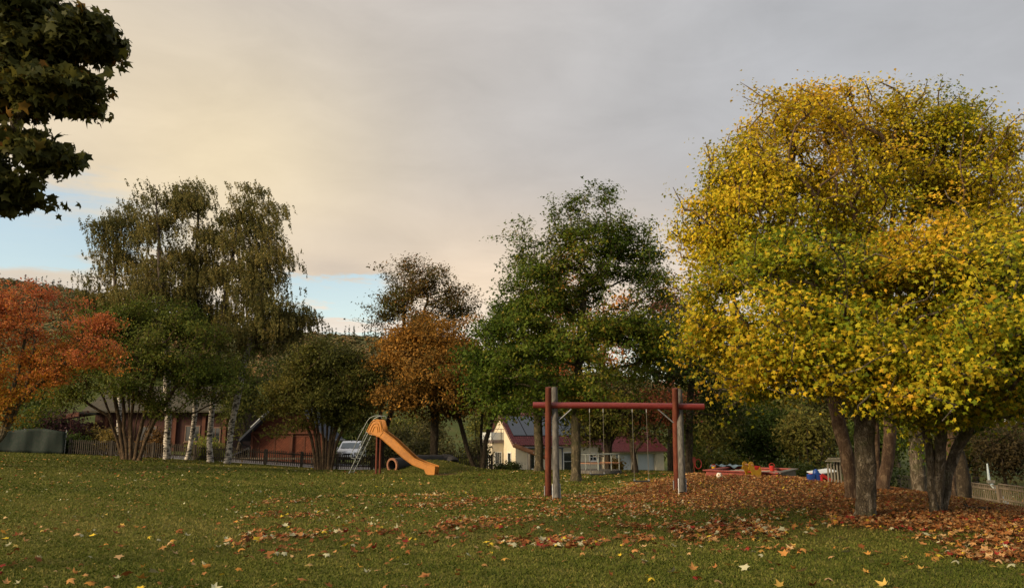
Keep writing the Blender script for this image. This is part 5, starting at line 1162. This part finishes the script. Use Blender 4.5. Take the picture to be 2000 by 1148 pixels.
def van():
    D = 62; g = P(679, 900, D); zb = -.36
    t = thing('parked_van', 'white parked people carrier facing the lawn beyond the picket fence', 'van', (g[0], D, zb), rad(4))
    prof = [(0.02, .28), (-.02, .5), (.03, .78), (.14, .93), (.75, 1.06), (1.0, 1.12), (1.75, 1.60), (2.1, 1.70), (2.6, 1.74), (4.2, 1.70), (4.42, 1.5), (4.5, .9), (4.46, .3)]
    hw = lambda z: .93 if z < .95 else .93-(z-.95)*.26
    secs = []
    for sgn in (-1, 1): secs.append([(sgn*(hw(z)-(.14 if i in (0, 1, 2) else 0)), y, z) for i, (y, z) in enumerate(prof)])
    n = len(prof); m = MB(); mid = [(0, y-(.12 if i < 3 else .05 if i < 6 else 0), z+(.02 if 3 <= i < 10 else 0)) for i, (y, z) in enumerate(prof)]
    m.add(secs[0]+mid+secs[1], [tuple(range(n)), tuple(range(2*n, 3*n))[::-1]]+[(i, i+1, n+i+1, n+i) for i in range(n-1)]+[(n+i, n+i+1, 2*n+i+1, 2*n+i) for i in range(n-1)]+[(0, n, n*2-1, n-1), (n, 2*n, 3*n-1, 2*n-1)])
    m.build('body', 'van_paint', t, True, angle=35)
    m = MB(); m.add([(-.76, 1.03, 1.155), (0, .985, 1.165), (.76, 1.03, 1.155), (.69, 1.66, 1.56), (0, 1.62, 1.585), (-.69, 1.66, 1.56)], [(0, 1, 4, 5), (1, 2, 3, 4)]); 
    m.v = [(x, y-.02, z+.012) for x, y, z in m.v]; m.build('windscreen', 'glass_blue', t)
    for s in (-1, 1):
        m = MB(); m.add([(s*.905, 1.25, 1.14), (s*.905, 4.2, 1.14), (s*.80, 4.1, 1.56), (s*.80, 1.85, 1.56)], [(0, 1, 2, 3)]); m.build('side_window', 'glass_dark', t)
        m = MB(); m.box((s*.64, .0, .78), (.36, .16, .17), (0, 0, s*.3), bev=.04); m.build('headlight', 'lamp_glass', t, True)
        m = MB(); m.box((s*1.03, 1.25, 1.16), (.2, .1, .15), bev=.03); m.build('mirror', 'van_paint', t, True)
        for y in (.85, 3.7):
            m = MB(); m.tube([np.array([s*.94, y, .32]), np.array([s*.74, y, .32])], .32, 20); wl = m.build('wheel', 'tyre', t, True)
            m = MB(); m.tube([np.array([s*.95, y, .32]), np.array([s*.90, y, .32])], .19, 14); m.build('rim', 'zinc', wl, True)
    m = MB(); m.box((0, -.1, .72), (.75, .08, .12), bev=.02); m.build('grille', 'black_plastic', t)
    m = MB(); m.box((0, -.06, .36), (1.5, .12, .2), bev=.04); m.build('bumper_intake', 'black_plastic', t)
    m = MB(); m.box((0, -.16, .5), (.5, .02, .11)); m.build('number_plate', 'white_trim', t)
    for s in (-.35, .3): m = MB(); m.box((s, .93, 1.17), (.5, .015, .015), (0, .12, 0)); m.build('wiper', 'black_plastic', t)
van()
